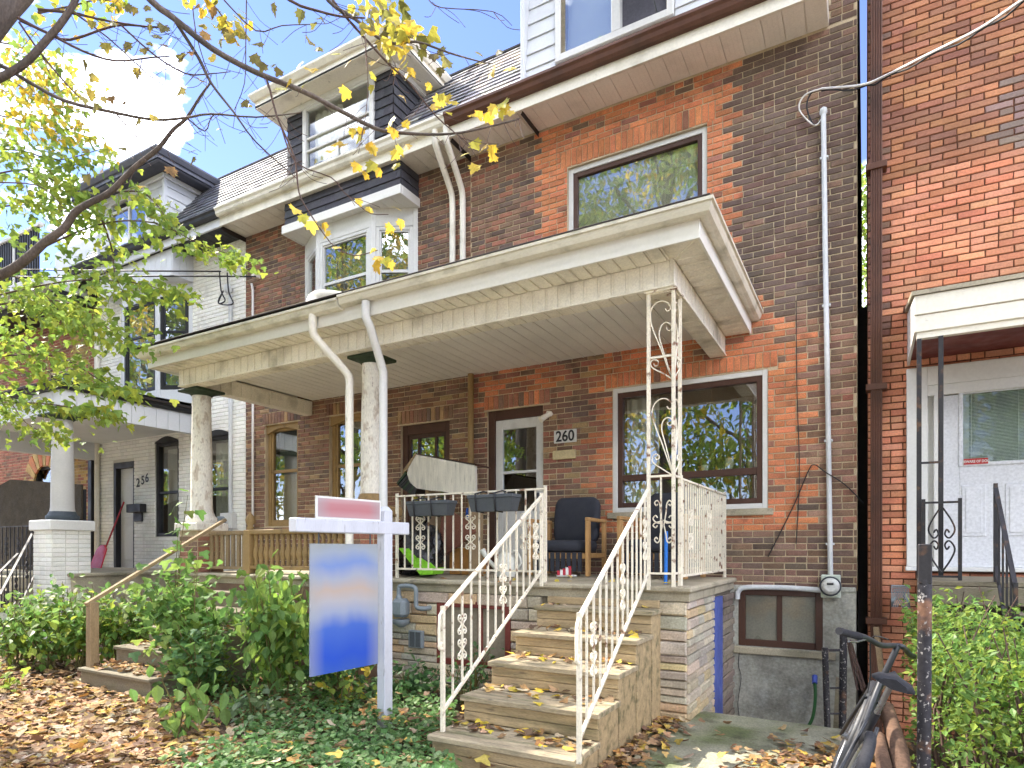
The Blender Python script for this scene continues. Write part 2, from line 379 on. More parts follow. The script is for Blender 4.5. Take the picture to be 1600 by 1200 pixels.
def open_cells(X0, X1, Z0, Z1, ops):
    xs = sorted({X0, X1, *[min(max(o[0], X0), X1) for o in ops], *[min(max(o[1], X0), X1) for o in ops]})
    zs = sorted({Z0, Z1, *[min(max(o[2], Z0), Z1) for o in ops], *[min(max(o[3], Z0), Z1) for o in ops]})
    for i in range(len(xs)-1):
        for k in range(len(zs)-1):
            cx, cz = (xs[i]+xs[i+1])/2, (zs[k]+zs[k+1])/2
            if not any(o[0] < cx < o[1] and o[2] < cz < o[3] for o in ops): yield xs[i], xs[i+1], zs[k], zs[k+1]
def brick_wall(house, X0, X1, Z0, Z1, Y, ops, colf, mb_, mm, n_ind, soldiers=(), CH=.0686, LN=.213, back=17.0, seed=1, skip=None, vis=None, headers=.12, z_start=None):
    rr = random.Random(seed); w = MB()
    for a, b, c, d in open_cells(X0, X1, Z0, Z1, ops): w.quad((a, Y, c), (b, Y, c), (b, Y, d), (a, Y, d))
    for a, b, c, d in ops:                                  # reveals
        e = Y+.15
        w.quad((a, Y, c), (a, e, c), (a, e, d), (a, Y, d)); w.quad((b, Y, c), (b, Y, d), (b, e, d), (b, e, c))
        w.quad((a, Y, d), (a, e, d), (b, e, d), (b, Y, d)); w.quad((a, Y, c), (b, Y, c), (b, e, c), (a, e, c))
    w.quad((X0, Y, Z0), (X0, Y, Z1), (X0, back, Z1), (X0, back, Z0)); w.quad((X1, Y, Z0), (X1, back, Z0), (X1, back, Z1), (X1, Y, Z1))
    w.quad((X0, back, Z0), (X0, back, Z1), (X1, back, Z1), (X1, back, Z0))
    wall = w.build('wall', mm, house)
    room = MB()
    for a, b, c, d in ops:
        x0, x1, z0, z1, y0, y1 = a-.25, b+.25, c-.3, d+.2, Y+.15, Y+2.6
        q = [(x0, z0), (x1, z0), (x1, z1), (x0, z1)]
        for i in range(4):
            (p, r), (s_, t) = q[i], q[(i+1) % 4]
            room.quad((p, y0, r), (p, y1, r), (s_, y1, t), (s_, y0, t))
        room.quad(*[(p, y1, r) for p, r in q])
        for (p0, p1, r0, r1) in ((x0, a, z0, z1), (b, x1, z0, z1), (a, b, z0, c), (a, b, d, z1)):
            room.quad((p0, y0, r0), (p1, y0, r0), (p1, y0, r1), (p0, y0, r1))
    if ops: room.build('interior', m_room, house)
    ps = []; row = 0; z = Z0 if z_start is None else z_start
    sold = [(a, b, c, z+math.ceil((c+.165-z)/CH)*CH) for a, b, c, d in soldiers]
    while z+CH <= Z1+.02:
        zc = z+CH/2; off = (row % 2)*LN/2+rr.uniform(-.006, .006)
        iv = [(X0, X1)]
        for a, b, c, d in list(ops)+sold:
            if c-(.02 if (a, b, c, d) in ops else -.001) < zc < d+(.02 if (a, b, c, d) in ops else 0): iv = [q for (s_, e) in iv for q in ((s_, min(e, a)), (max(s_, b), e)) if q[1]-q[0] > .02]
        for s_, e in iv:
            x = math.floor((s_-off)/LN)*LN+off
            while x < e:
                pieces = [(x, x+LN)]
                if rr.random() < headers: pieces = [(x, x+LN/2), (x+LN/2, x+LN)]
                for p, q in pieces:
                    a, b = max(p, s_), min(q, e)
                    if b-a > .03:
                        xc = (a+b)/2
                        if skip is None or not skip(xc, zc): ps.append((xc, Y+rr.uniform(-.0015, .002), zc+rr.uniform(-.001, .001), b-a-.010, CH-.0105, colf(xc, zc, rr)))
                x += LN
        z += CH; row += 1
    for a, b, c, d in sold:
        c += .004
        n = max(1, round((b-a)/.0735)); s_ = (b-a)/n
        for i in range(n): ps.append((a+(i+.5)*s_, Y-.001, (c+d)/2, s_-.009, d-c-.012, colf((a+b)/2+(i-n/2)*s_, (c+d)/2, rr)))
    emit_pieces(wall, 'brick', ps, mb_, UB, .203, .058, n_ind, 'brickwork', vis=vis)
    return wall

def window(house, x0, x1, z0, z1, Y, m, fw=.05, dep=.07, vb=(), hb=(), bw=.03, g=None, sill=None, inner=None, iw=.03, xf=None, name='window', curtain=None):
    """frame with bars; panes are sub-parts. vb: x of upright bars, hb: (z, x0, x1) of level bars"""
    f = MB(xf)
    f.box(x0, x0+fw, Y, Y+dep, z0, z1, .004); f.box(x1-fw, x1, Y, Y+dep, z0, z1, .004)
    f.box(x0+fw, x1-fw, Y+.001, Y+dep, z1-fw, z1, .004); f.box(x0+fw, x1-fw, Y+.001, Y+dep, z0, z0+fw, .004)
    a, b, c, d = x0+fw, x1-fw, z0+fw, z1-fw
    yy = Y+.015
    if inner:
        f.m = 1
        f.box(a, a+iw, yy, Y+dep-.004, c, d, .003); f.box(b-iw, b, yy, Y+dep-.004, c, d, .003)
        f.box(a+iw, b-iw, yy+.001, Y+dep-.004, d-iw, d, .003); f.box(a+iw, b-iw, yy+.001, Y+dep-.004, c, c+iw, .003)
        a += iw; b -= iw; c += iw; d -= iw
    for q in hb:
        zz, p, r = q if isinstance(q, tuple) else (q, a, b)
        f.box(p, r, yy+.002, Y+dep-.006, zz-bw/2, zz+bw/2, .003)
    for q in vb:
        xx, p, r = q if isinstance(q, tuple) else (q, c, d)
        f.box(xx-bw/2, xx+bw/2, yy+.004, Y+dep-.008, p, r, .003)
    o = f.build(name, [m, inner or m], house)
    zs = sorted([c]+[q if not isinstance(q, tuple) else q[0] for q in hb]+[d])
    for i in range(len(zs)-1):
        MB(xf).box(a, b, Y+dep*.62, Y+dep*.62+.004, zs[i]+(bw/2 if i else 0), zs[i+1]-(bw/2 if i < len(zs)-2 else 0)).build('pane', g or m_glass, o)
    if sill:
        MB(xf).box(x0-.06, x1+.06, Y-.05, Y+.12, z0-sill, z0-.002, .008).build('sill', m_concrete, o)
    if curtain:
        cm, c0, c1, zlo, zhi, amp = curtain; n = max(8, int((c1-c0)/.02)); k = MB(xf)
        vs = []
        for i in range(n+1):
            x = lerp(c0, c1, i/n); y = Y+dep+.08+amp*math.sin(i*1.25+math.sin(i*.4))
            vs += [(x, y, zlo), (x, y, zhi)]
        k._add(vs, [(2*i, 2*i+2, 2*i+3, 2*i+1) for i in range(n)], True); k.build('curtain', cm, o)
    return o

# colours of the bricks (linear base colours)
ORANGE = (.56, .20, .09); DARK = (.145, .096, .074); BROWN = (.215, .125, .085); RED = (.33, .14, .09); PINK = (.36, .20, .14); TANB = (.36, .23, .12)
def pick(rr, *cw):
    t = rr.random()*sum(w for _, w in cw)
    for c, w_ in cw:
        t -= w_
        if t <= 0: return jit(c, .2, rr)
    return jit(cw[-1][0], .2, rr)

# ------------------------------------------------------------------ ground
import math as _m
def ground_mesh():
    b = MB(); nx, ny = 70, 60
    xs = [-900, -300, -100, -40]+[lerp(-22, 6, i/nx) for i in range(nx+1)]+[20, 60, 200, 900]
    ys = [-900, -200, -60, -20]+[lerp(-6, 5.62, i/ny) for i in range(ny+1)]
    def h(x, y):
        if not (-21 < x < 5 and -5 < y < 5.6): return -.015
        return -.015+.02*_m.sin(x*1.7+y*.6)*_m.sin(y*1.3-x*.5)-.015
    vs = [(x, y, h(x, y)) for x in xs for y in ys]; n = len(ys)
    fs = [(i*n+j, (i+1)*n+j, (i+1)*n+j+1, i*n+j+1) for i in range(len(xs)-1) for j in range(n-1)]
    b._add(vs, fs, True)
    # beyond the sunken walk the ground goes on behind the houses and on both sides
    b._add([(-900, 5.62, -.015), (-1.6, 5.62, -.015), (-1.6, 900, -.015), (-900, 900, -.015)], [(0, 1, 2, 3)])
    b._add([(1.0, 5.62, -.015), (900, 5.62, -.015), (900, 900, -.015), (1.0, 900, -.015)], [(0, 1, 2, 3)])
    b._add([(-1.6, 9, -.015), (1.0, 9, -.015), (1.0, 900, -.015), (-1.6, 900, -.015)], [(0, 1, 2, 3)])
    return b
g = ground_mesh().build('ground', m_soil, None, 'structure')
slab = MB()
slab.prism([(-1.46, 2.6, -.9), (-.02, 2.6, -.9), (.04, 5.45, -.9), (-.08, 5.63, -.9), (-1.24, 5.66, -.9), (-1.46, 5.2, -.9)], (0, 0, .896))
slab.build('path', m_slab, None, 'structure')
aw = MB(); aw.box(-1.8, 1.1, 5.5, 7.3, -1.0, -.88, .0); aw.box(.98, 1.1, 5.5, 7.2, -.88, -.02)
aw.build('sunken_walk', m_concrete, None, 'structure')
pv_ = MB(); pv_.box(-300, 300, -2.3, .7, -.2, .012); pv_.build('bounce_pavement', mat('bounce_pavement_concrete', srgb(186, 182, 172), .9, .15, 1.5, .15, 60, .3, 80), None, 'structure')  # pavement out of view, added to bounce sunlight onto the house fronts
rd = MB(); rd.box(-300, 300, -9.5, -2.4, -.2, -.004); rd.build('road', mat('asphalt', (.09, .09, .09), .9, .2, 2, .2, 80, .5, 100), None, 'structure')

# ------------------------------------------------------------------ house 260
h260 = thing('row_house', 'brown and orange brick house numbered 260 with white-sided top dormer', 'house', (-2.4, 7.24, 0))
def tooth(z, k=.09): return k if int(z/.137) % 2 else 0
def col260(x, z, rr):
    if z > 3.8:
        if -3.72+tooth(z) < x < -1.30+tooth(z+.07, .1) and not (z > 6.55 and rr.random() < .2): return pick(rr, (ORANGE, 10), (RED, .8))
        if x >= -1.3:
            if z < 4.05+(x+.95)*-.9 and x < -.55: return pick(rr, (ORANGE, 1))
            return pick(rr, (DARK, 9), ((.14, .085, .065), 3), (BROWN, .8+max(0, 4.6-z)*5))
        return pick(rr, (BROWN, 5), (DARK, 3), (RED, 2.2))
    if z > 1.62:
        if -2.98+tooth(z, .12) < x < -.60+tooth(z+.07, .12): return pick(rr, (ORANGE, 8), (RED, 2 if x < -2.6 else .6), (BROWN, .5))
        if x > -.6: return pick(rr, (BROWN, 6), ((.26, .14, .09), 5), (PINK, 1.5), (DARK, .5), (RED, 1.5))
        if z > 3.25 and x < -3.4: return pick(rr, (RED, 4), (ORANGE, 3), (BROWN, 1))
        return pick(rr, (BROWN, 5), (RED, 3), (TANB, 2), (DARK, 1))
    return pick(rr, (DARK, 5), (BROWN, 5), ((.24, .15, .11), 2))
UPW = (-3.263, -1.554, 4.55, 6.19); LOW = (-2.664, -.917, 1.86, 3.352); DR = (-4.438, -3.603, PF, 3.27)
wall260 = brick_wall(h260, -4.70, -.075, 1.0, 6.79, YF, [UPW, LOW, DR], col260, m_brick, m_mortar, 300,
    soldiers=[(UPW[0]-.09, UPW[1]+.09, 6.195, 6.39), (LOW[0]-.09, LOW[1]+.10, 3.357, 3.56), (DR[0]-.05, DR[1]+.10, 3.275, 3.45)], seed=4,
    skip=lambda x, z: False, vis=lambda a, b, p: not (1290 > a > 0 and False))
brick_wall(h260, -.335, -.075, 6.792, 9.0, YF, [], lambda x, z, rr: pick(rr, (DARK, 5), (BROWN, 3)), m_brick, m_mortar, 40, seed=44)
f = MB()
BW = (-1.212, -.385, .375, .995)
for a, b, c, d in open_cells(-4.70, -.085, -1.0, 1.03, [BW]): f.box(a, b, YF-.025, YF+.1, c, d)
f.box(-4.69, -.086, YF+.4, 17, -1, 1.0); fo = f.build('foundation', m_stucco, h260)
bx('foundation_ledge', m_stucco, fo, -.36, -.085, YF-.04, YF-.02, .985, 1.035, b=.008)
bw = window(h260, BW[0], BW[1], BW[2], BW[3], YF-.03, m_browntrim, fw=.07, dep=.07, vb=(-.80,), bw=.05, g=m_frost, name='basement_window')
bx('sill', m_concrete, bw, BW[0]-.05, BW[1]+.12, YF-.075, YF-.031, .29, .368, b=.01)
bx('blocking', m_dark, bw, BW[0], BW[1], YF+.06, YF+.09, .36, 1.0)
# windows
w1 = window(h260, *UPW, YF+.035, m_white, fw=.06, dep=.07, inner=m_browntrim, iw=.055, g=m_glass)
MB().box(UPW[0]+.12, UPW[1]-.12, YF+.107, YF+.112, 5.86, 6.02).build('blind', m_curtain, w1)
MB().box(UPW[0]+.1, UPW[1]-.1, YF+.115, YF+.12, 4.6, 6.08).build('shade', mat('sheer_shade', srgb(206, 198, 170), .9, .25, 2.2, stretch=(3, 3, .6)), w1)
w2 = window(h260, *LOW, YF+.005, m_white, fw=.055, dep=.09, inner=m_browntrim, iw=.06, hb=(2.27,), vb=((-1.79, 1.97, 2.27),), bw=.075, sill=.075,
       curtain=(m_curtain, LOW[0]+.12, LOW[0]+.52, 1.95, 3.24, .025))
rr = random.Random(3)
for i, (x, z, r_, h_) in enumerate(((-1.35, 2.33, .05, .12), (-1.12, 2.33, .035, .09), (-1.02, 2.32, .06, .07), (-1.45, 2.0, .05, .1), (-1.62, 2.33, .045, .06))):
    MB().lathe([(r_*.55, z-.02), (r_, z+h_*.4), (r_*.85, z+h_)], x, YF+.2, 12).build('ornament', m_curtain, w2)
MB().lathe([(.02, 2.90), (.06, 2.93), (.065, 3.0), (.05, 3.02)], -1.55, YF+.24, 12).tube([(-1.55, YF+.24, 3.02), (-1.55, YF+.24, 3.3)], .004, 5).build('hanging_pot', m_tan, w2)
# door 260
d = MB(); x0, x1 = DR[0], DR[1]
d.box(x0, x0+.10, YF+.03, YF+.13, PF, DR[3], .004); d.box(x1-.015, x1, YF+.03, YF+.13, PF, DR[3], .004); d.box(x0+.10, x1-.015, YF+.031, YF+.13, DR[3]-.13, DR[3], .004)
door = d.build('door_frame', m_browntrim, h260)
a, b = x0+.10, x1-.015; c, e = PF+.03, DR[3]-.13
d = MB(); yy = YF+.05
d.box(a, a+.11, yy, yy+.045, c, e, .005); d.box(b-.11, b, yy, yy+.045, c, e, .005)
d.box(a+.11, b-.11, yy+.001, yy+.045, e-.13, e, .005); d.box(a+.11, b-.11, yy+.001, yy+.045, 2.42, 2.455, .003); d.box(a+.11, b-.11, yy+.001, yy+.045, c, 1.92, .005)
d.box(a+.14, b-.14, yy-.008, yy+.002, 1.25, 1.8, .006)
dr = d.build('door', m_white, h260)
bx('pane', m_glass, dr, a+.11, b-.11, yy+.02, yy+.024, 1.92, e-.13)
bx('handle', m_grey, dr, b-.085, b-.045, yy-.05, yy-.002, 2.06, 2.15, b=.01)
bx('backing', m_dark, dr, a, b, yy+.3, yy+.32, c, e)
# number plate, letter slot, wall lamp
pl = bx('number_plate', m_white, h260, fx(867), fx(902), YF-.03, YF-.010, fz(885, 692), fz(885, 672), b=.003)
text_mesh('260', .185, m_black, 'numeral', pl, ((fx(867)+fx(902))/2, YF-.032, fz(885, 682.5)), bold=.004, width=.92)
bx('letter_slot', mat('cream_slot', srgb(214, 196, 150), .6), h260, fx(866), fx(901), YF-.055, YF-.010, fz(884, 718), fz(884, 704), b=.006)
lp = fx(861); lz = fz(861, 648)
MB().lathe([(.03, lz-.03), (.05, lz), (.03, lz+.03)], lp, YF-.05, 12).tube([(lp, YF-.01, lz), (lp, YF-.1, lz+.01)], .022, 10).tube([(lp+.01, YF-.08, lz-.01), (lp-.06, YF-.18, lz-.09)], [.03, .042], 12).build('wall_lamp', m_cream, h260)
# eave
EZ = 6.785
def eave(house, X0, X1, m_s, m_f, m_g, pw=.2, gz=(6.90, 7.03), rib=True):
    cnt = int((X1-X0)/pw); n = max(1, cnt); s_ = (X1-X0)/n
    core = MB().box(X0, X1, 6.78, YF, EZ+.008, EZ+.10).build('soffit', m_s, house)
    for i in range(n):
        q = MB().box(X0+i*s_+.004, X0+(i+1)*s_-.004, 6.783, YF-.012, EZ-.006, EZ+.006, .003)
        if rib:
            for j in range(1, 4): q.box(X0+(i+j/4)*s_-.002, X0+(i+j/4)*s_+.002, 6.79, YF-.02, EZ-.0085, EZ-.003)
        q.build('soffit_panel', m_s, core)
    fa = MB().prism([(X0, 6.745, EZ-.02), (X0, 6.78, EZ-.02), (X0, 6.78, gz[0]+.1), (X0, 6.745, gz[0]+.1)], (X1-X0, 0, 0)).build('fascia', m_f, house)
    pr = [(6.745, gz[0]), (6.69, gz[0]), (6.665, gz[0]+.03), (6.655, gz[0]+.075), (6.632, gz[1]-.03), (6.632, gz[1]), (6.645, gz[1]), (6.66, gz[0]+.085), (6.745, gz[0]+.05)]
    MB().prism([(X0, y, z) for y, z in pr], (X1-X0, 0, 0)).build('gutter', m_g, house)
eave(h260, -4.74, -.33, m_soffit, m_cream, m_brownmetal)
# roof slope, slates and the white-sided dormer
def slate_rows(house, roof, X0, X1, y0, z0, y1, z1, cols, n_rows=13, wd=.2, seed=2, cut=None):
    rr = random.Random(seed); b = MB(); sl = math.hypot(y1-y0, z1-z0); uy, uz = (y1-y0)/sl, (z1-z0)/sl; ny, nz_ = -uz, uy
    e = sl/n_rows
    for i in range(n_rows):
        x = X0-(wd/2 if i % 2 else 0)
        while x < X1:
            a, c = max(x, X0)+.003, min(x+wd, X1)-.003
            if c-a > .03 and not (cut and cut((a+c)/2, y0+uy*(i+.5)*e)):
                t0, t1 = i*e, min(sl, (i+1)*e+.03); k0, k1 = .022+rr.uniform(0, .005), .004
                b.tint = jit(rr.choice(cols), .18, rr)
                p = [(a, y0+uy*t0+ny*k0, z0+uz*t0+nz_*k0), (c, y0+uy*t0+ny*k0, z0+uz*t0+nz_*k0), (c, y0+uy*t1+ny*k1, z0+uz*t1+nz_*k1), (a, y0+uy*t1+ny*k1, z0+uz*t1+nz_*k1)]
                q = [(v[0], v[1]-ny*.02, v[2]-nz_*.02) for v in p[:2]]
                b._add(p+q, [(0, 1, 2, 3), (0, 4, 5, 1)])
            x += wd
    return b.build('slates', m_slate, roof, kind='stuff')
RY0, RZ0, RY1, RZ1 = 6.74, 7.0, 7.9, 8.58
def roof_of(house, X0, X1, cols, seed, m=None, cut=None):
    r = MB()
    r.quad((X0, RY0+.02, RZ0), (X1, RY0+.02, RZ0), (X1, RY1, RZ1), (X0, RY1, RZ1)); r.quad((X0, RY1, RZ1), (X1, RY1, RZ1), (X1, 17, RZ1+.5), (X0, 17, RZ1+.5))
    r.quad((X1, RY0, RZ0-.3), (X1, 17, RZ0-.3), (X1, 17, RZ1+.5), (X1, RY1, RZ1)); r.quad((X0, RY0, RZ0-.3), (X0, RY1, RZ1), (X0, 17, RZ1+.5), (X0, 17, RZ0-.3))
    rf = r.build('roof', m_asphalt, house)
    slate_rows(house, rf, X0, X1, RY0, RZ0, RY1, RZ1, cols, seed=seed, cut=cut)
    bx('ridge_flashing', m_black, rf, X0, X1, RY1-.03, RY1+.05, RZ1-.01, RZ1+.035, b=.01)
    return rf
SL = [srgb(176, 168, 160), srgb(150, 146, 144), srgb(128, 126, 130), srgb(190, 180, 168)]
roof_of(h260, -4.70, -3.66, SL, 5)
DX0, DX1 = -3.63, -.34
dm = MB(); lean = lambda z: 6.775+(z-7.03)*.10
dm.prism([(DX0+.02, lean(7.0)+.03, 7.0), (DX0+.02, 8.3, 7.0), (DX0+.02, 8.3, 9.2), (DX0+.02, lean(9.2)+.03, 9.2)], (DX1-DX0-.04, 0, 0))
dm = dm.build('dormer', m_siding, h260)
DW = (-3.14, -1.86, 7.22, 8.6)
def lean_box(name, m, parent, a, b, z0, z1, p0=.0, p1=.03, bev=.003):
    q = MB(); vs = [(a, lean(z0)-p1, z0), (b, lean(z0)-p1, z0), (b, lean(z1)-p0, z1), (a, lean(z1)-p0, z1)]
    q.prism(vs, (0, .045, 0)); return q.build(name, m, parent)
z = 7.04; i = 0
while z < 9.1:
    for a, b in ((DX0, DW[0]-.07), (DW[1]+.07, DX1)): lean_box('siding_board', m_siding, dm, a, b, z, z+.196, .002, .02)
    if z < DW[2]-.1 and i == 0: lean_box('siding_board', m_siding, dm, DW[0]-.065, DW[1]+.065, z, DW[2]-.062, .002, .02)
    z += .2; i += 1
bx('corner_trim', m_siding, dm, DX0-.03, DX0+.02, lean(7.03)-.04, lean(7.03)+.2, 7.02, 9.2)
dwin = MB(); ly = 6.77
for a, b, c, e in ((DW[0]-.06, DW[0]+.01, DW[2]-.06, DW[3]), (DW[1]-.01, DW[1]+.06, DW[2]-.06, DW[3]), (DW[0]+.01, DW[1]-.01, DW[2]-.06, DW[2]+.02), (-2.50, -2.40, DW[2]+.02, DW[3])):
    dwin.box(a, b, ly-.03, ly+.16, c, e, .004)
dwin.build('window_frame', m_white, dm)
bx('window_frame', m_greywood, dm, DW[0]+.011, DW[0]+.06, ly-.01, ly+.1, DW[2]+.021, DW[3])
bx('pane', m_glass, dm, DW[0]+.06, -2.5, ly+.0, ly+.006, DW[2]+.02, DW[3])
bx('screen', mat('insect_screen', srgb(86, 84, 92), .9), dm, -2.40, DW[1]-.01, ly+.06, ly+.066, DW[2]+.02, DW[3])
hx = -2.385; q = MB(Matrix.Translation((hx, ly-.03, DW[2]+.75)) @ Matrix.Rotation(math.radians(-38), 4, 'X'))     # awning sash propped open
q.box(0, .5, -.03, .01, -.68, -.61, .004).box(0, .06, -.03, .01, -.61, .0, .004).box(.44, .5, -.03, .01, -.61, 0, .004)
sa = q.build('open_sash', m_white, dm)
MB(Matrix.Translation((hx, ly-.03, DW[2]+.75)) @ Matrix.Rotation(math.radians(-38), 4, 'X')).box(.06, .44, -.012, -.008, -.61, 0).build('sash_pane', m_glass, dm)
tb('stay_arm', m_grey, dm, [(hx+.4, ly+.0, DW[2]+.05), (hx+.4, ly-.42, DW[2]+.22)], .008, 6)
# rainwater pipes between the two halves
for pa, pb in (((680, 212), 711), ((697, 206), 727)):
    t = atY(*pa, 6.72); x = fx(pb)
    path = smooth_path([(t.x, 6.72, 6.9), (t.x, 6.72, 6.78), (t.x-.0, 6.76, 6.68), (lerp(t.x, x, .8), 7.1, 6.36), (x, 7.17, 6.25), (x, 7.18, 6.1)], 3)
    MB().tube(path+[Vector((x, 7.18, 4.1))], .042, 8).build('downspout', m_cream, h260)
tb('drainpipe', m_tan, h260, [(-4.66, 7.17, 1.12), (-4.66, 7.17, 3.79)], .042, 10)
# service mast, meter and feeder pipe
mp_ = thing('electric_service', 'grey conduit with round glass electric meter on brown brick wall', 'electric meter', (fx(1298), 7.2, 1.0))
pt = [(fx(1287), 7.185, fz(1287, 180)), (fx(1290), 7.185, fz(1290, 400)), (fx(1294), 7.185, fz(1294, 640)), (fx(1298), 7.185, 1.16)]
tb('conduit', m_conduit, mp_, pt, .026, 10)
for p in (250, 480, 690, 850): 
    zz = fz(1292, p); xx = fx(lerp(1287, 1298, (p-180)/710))
    bx('strap', m_conduit, mp_, xx-.04, xx+.04, 7.17, 7.215, zz-.012, zz+.012)
MB(Matrix.Translation((mxc_ := fx(1299), 7.05, 1.05)) @ Matrix.Rotation(PI/2, 4, 'X')).tube([(.092*math.cos(2*PI*i/24), .092*math.sin(2*PI*i/24), .01) for i in range(25)], .008, 6, caps=False).build('meter_ring', m_grey, mp_)
wh = Vector(pt[0]); MB().lathe([(.026, wh.z-.03), (.036, wh.z-.01), (.034, wh.z+.03), (.01, wh.z+.05)], wh.x, wh.y, 10).build('weatherhead', m_conduit, mp_)
bx('meter_box', mat('meter_box_paint', srgb(188, 196, 180), .55), mp_, fx(1284), fx(1314), 7.08, 7.215, .93, 1.16, b=.008)
mxc = fx(1299); q = MB(Matrix.Translation((mxc, 7.07, 1.05)) @ Matrix.Rotation(PI/2, 4, 'X')); q.lathe([(.094, -.02), (.094, .02), (.084, .022), (.08, .06), (.05, .075)], 0, 0, 24).build('meter_glass', mat('meter_dial', srgb(205, 205, 198), .25, .1), mp_)
bx('dial', m_black, mp_, mxc-.03, mxc+.03, 6.985, 6.998, 1.065, 1.085)
tb('feeder_pipe', m_conduit, mp_, smooth_path([(fx(1284), 7.16, 1.0), (-.7, 7.16, 1.015), (-1.1, 7.16, 1.01), (-1.2, 7.16, .97), (-1.215, 7.16, .88)], 4), .028, 10)
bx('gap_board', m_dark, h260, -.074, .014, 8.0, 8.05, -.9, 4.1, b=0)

# ------------------------------------------------------------------ house 258
h258 = thing('row_house', 'dark brown brick house with grey-shingled dormer and white bay window', 'house', (-7.0, 7.24, 0))
def col258(x, z, rr):
    if z > 3.8: return pick(rr, (BROWN, 6), (DARK, 2.5 if x > -5.6 else 4), (RED, 2), ((.25, .12, .075), 2))
    return pick(rr, (BROWN, 6), ((.25, .13, .08), 4), (TANB, 1.5), (DARK, 1))
W1 = (-8.824, -8.045, 1.80, 3.50); W2 = (-7.347, -6.25, 1.75, 3.50); D2 = (-5.917, -5.055, PF, 3.22); BAYO = (-7.65, -5.8, 3.9, 6.3)
wall258 = brick_wall(h258, -9.31, -4.702, 0.0, 6.79, YF, [W1, W2, D2, BAYO], col258, m_brick, m_mortar, 300,
    soldiers=[(W1[0]-.06, W1[1]+.06, 3.505, 3.7), (W2[0]-.06, W2[1]+.06, 3.505, 3.7), (D2[0]-.06, D2[1]+.06, 3.225, 3.43)], seed=9)
for W in (W1, W2):
    o = window(h258, *W, YF+.06, m_tan, fw=.07, dep=.07, inner=m_tan, iw=.04, hb=(2.72,), bw=.05, sill=.07, curtain=(m_blind, W[0]+.1, W[1]-.1, 1.9, 2.68, .006))
    n = 9; q = MB()
    for i in range(n):
        t0, t1 = i/n, (i+1)/n; y0 = .09*math.sin(PI*t0)-.09; y1 = .09*math.sin(PI*t1)-.09
        a, b = lerp(W[0], W[1], t0), lerp(W[0], W[1], t1)
        q.prism([(a, YF+.03, W[3]+y0-.06), (b, YF+.03, W[3]+y1-.06), (b, YF+.03, W[3]), (a, YF+.03, W[3])], (0, .04, 0))
    q.build('arch_head', m_tan, o)
    bx('blind', mat('grey_blind', srgb(96, 98, 88), .8), o, W[0]+.12, W[1]-.12, YF+.2, YF+.21, 2.76, 3.42)
d = MB(); a, b, c, e = D2
d.box(a, a+.09, YF+.04, YF+.12, c, e, .004).box(b-.09, b, YF+.04, YF+.12, c, e, .004).box(a+.09, b-.09, YF+.041, YF+.12, e-.14, e, .004)
d.build('door_frame', m_browntrim, h258)
d = MB(); a += .09; b -= .09; e -= .14
d.box(a, a+.05, YF+.06, YF+.1, c, e).box(b-.05, b, YF+.06, YF+.1, c, e).box(a+.05, b-.05, YF+.06, YF+.1, c, 2.1).box(a+.05, b-.05, YF+.06, YF+.1, e-.06, e)
d.box(a+.17, a+.21, YF+.061, YF+.098, 2.1, e-.06).box(b-.21, b-.17, YF+.061, YF+.098, 2.1, e-.06).box(a+.08, b-.08, YF+.05, YF+.061, 1.3, 1.95, .008)
dr = d.build('door', mat('dark_door', srgb(66, 44, 32), .5, .2, 4, stretch=(6, 6, 1)), h258)
for p, q in ((a+.05, a+.17), (a+.21, b-.21), (b-.17, b-.05)): bx('pane', m_glass, dr, p, q, YF+.08, YF+.084, 2.1, e-.06)
bx('handle', m_tan, dr, b-.06, b-.02, YF+.01, YF+.06, 2.0, 2.1, b=.01)
eave(h258, -9.33, -4.742, m_cream, m_cream, m_cream, rib=False)
DC = [srgb(96, 96, 102), srgb(112, 110, 114), srgb(84, 84, 90)]
inb = lambda lo, hi: (lambda x, y: lo < x < hi)
roof_of(h258, -9.31, -4.701, SL[:3]+DC, 6, cut=inb(-7.95, -5.82))
bx('vent_stub', m_cream, h258, fx(403), fx(408), 7.1, YF-.005, fz(405, 437), fz(405, 429))
tb('wall_conduit', m_whitecable, h258, [(fx(399), 7.19, 1.2), (fx(399), 7.19, fz(399, 455)), (fx(397), 7.19, fz(397, 445))], .02, 8)

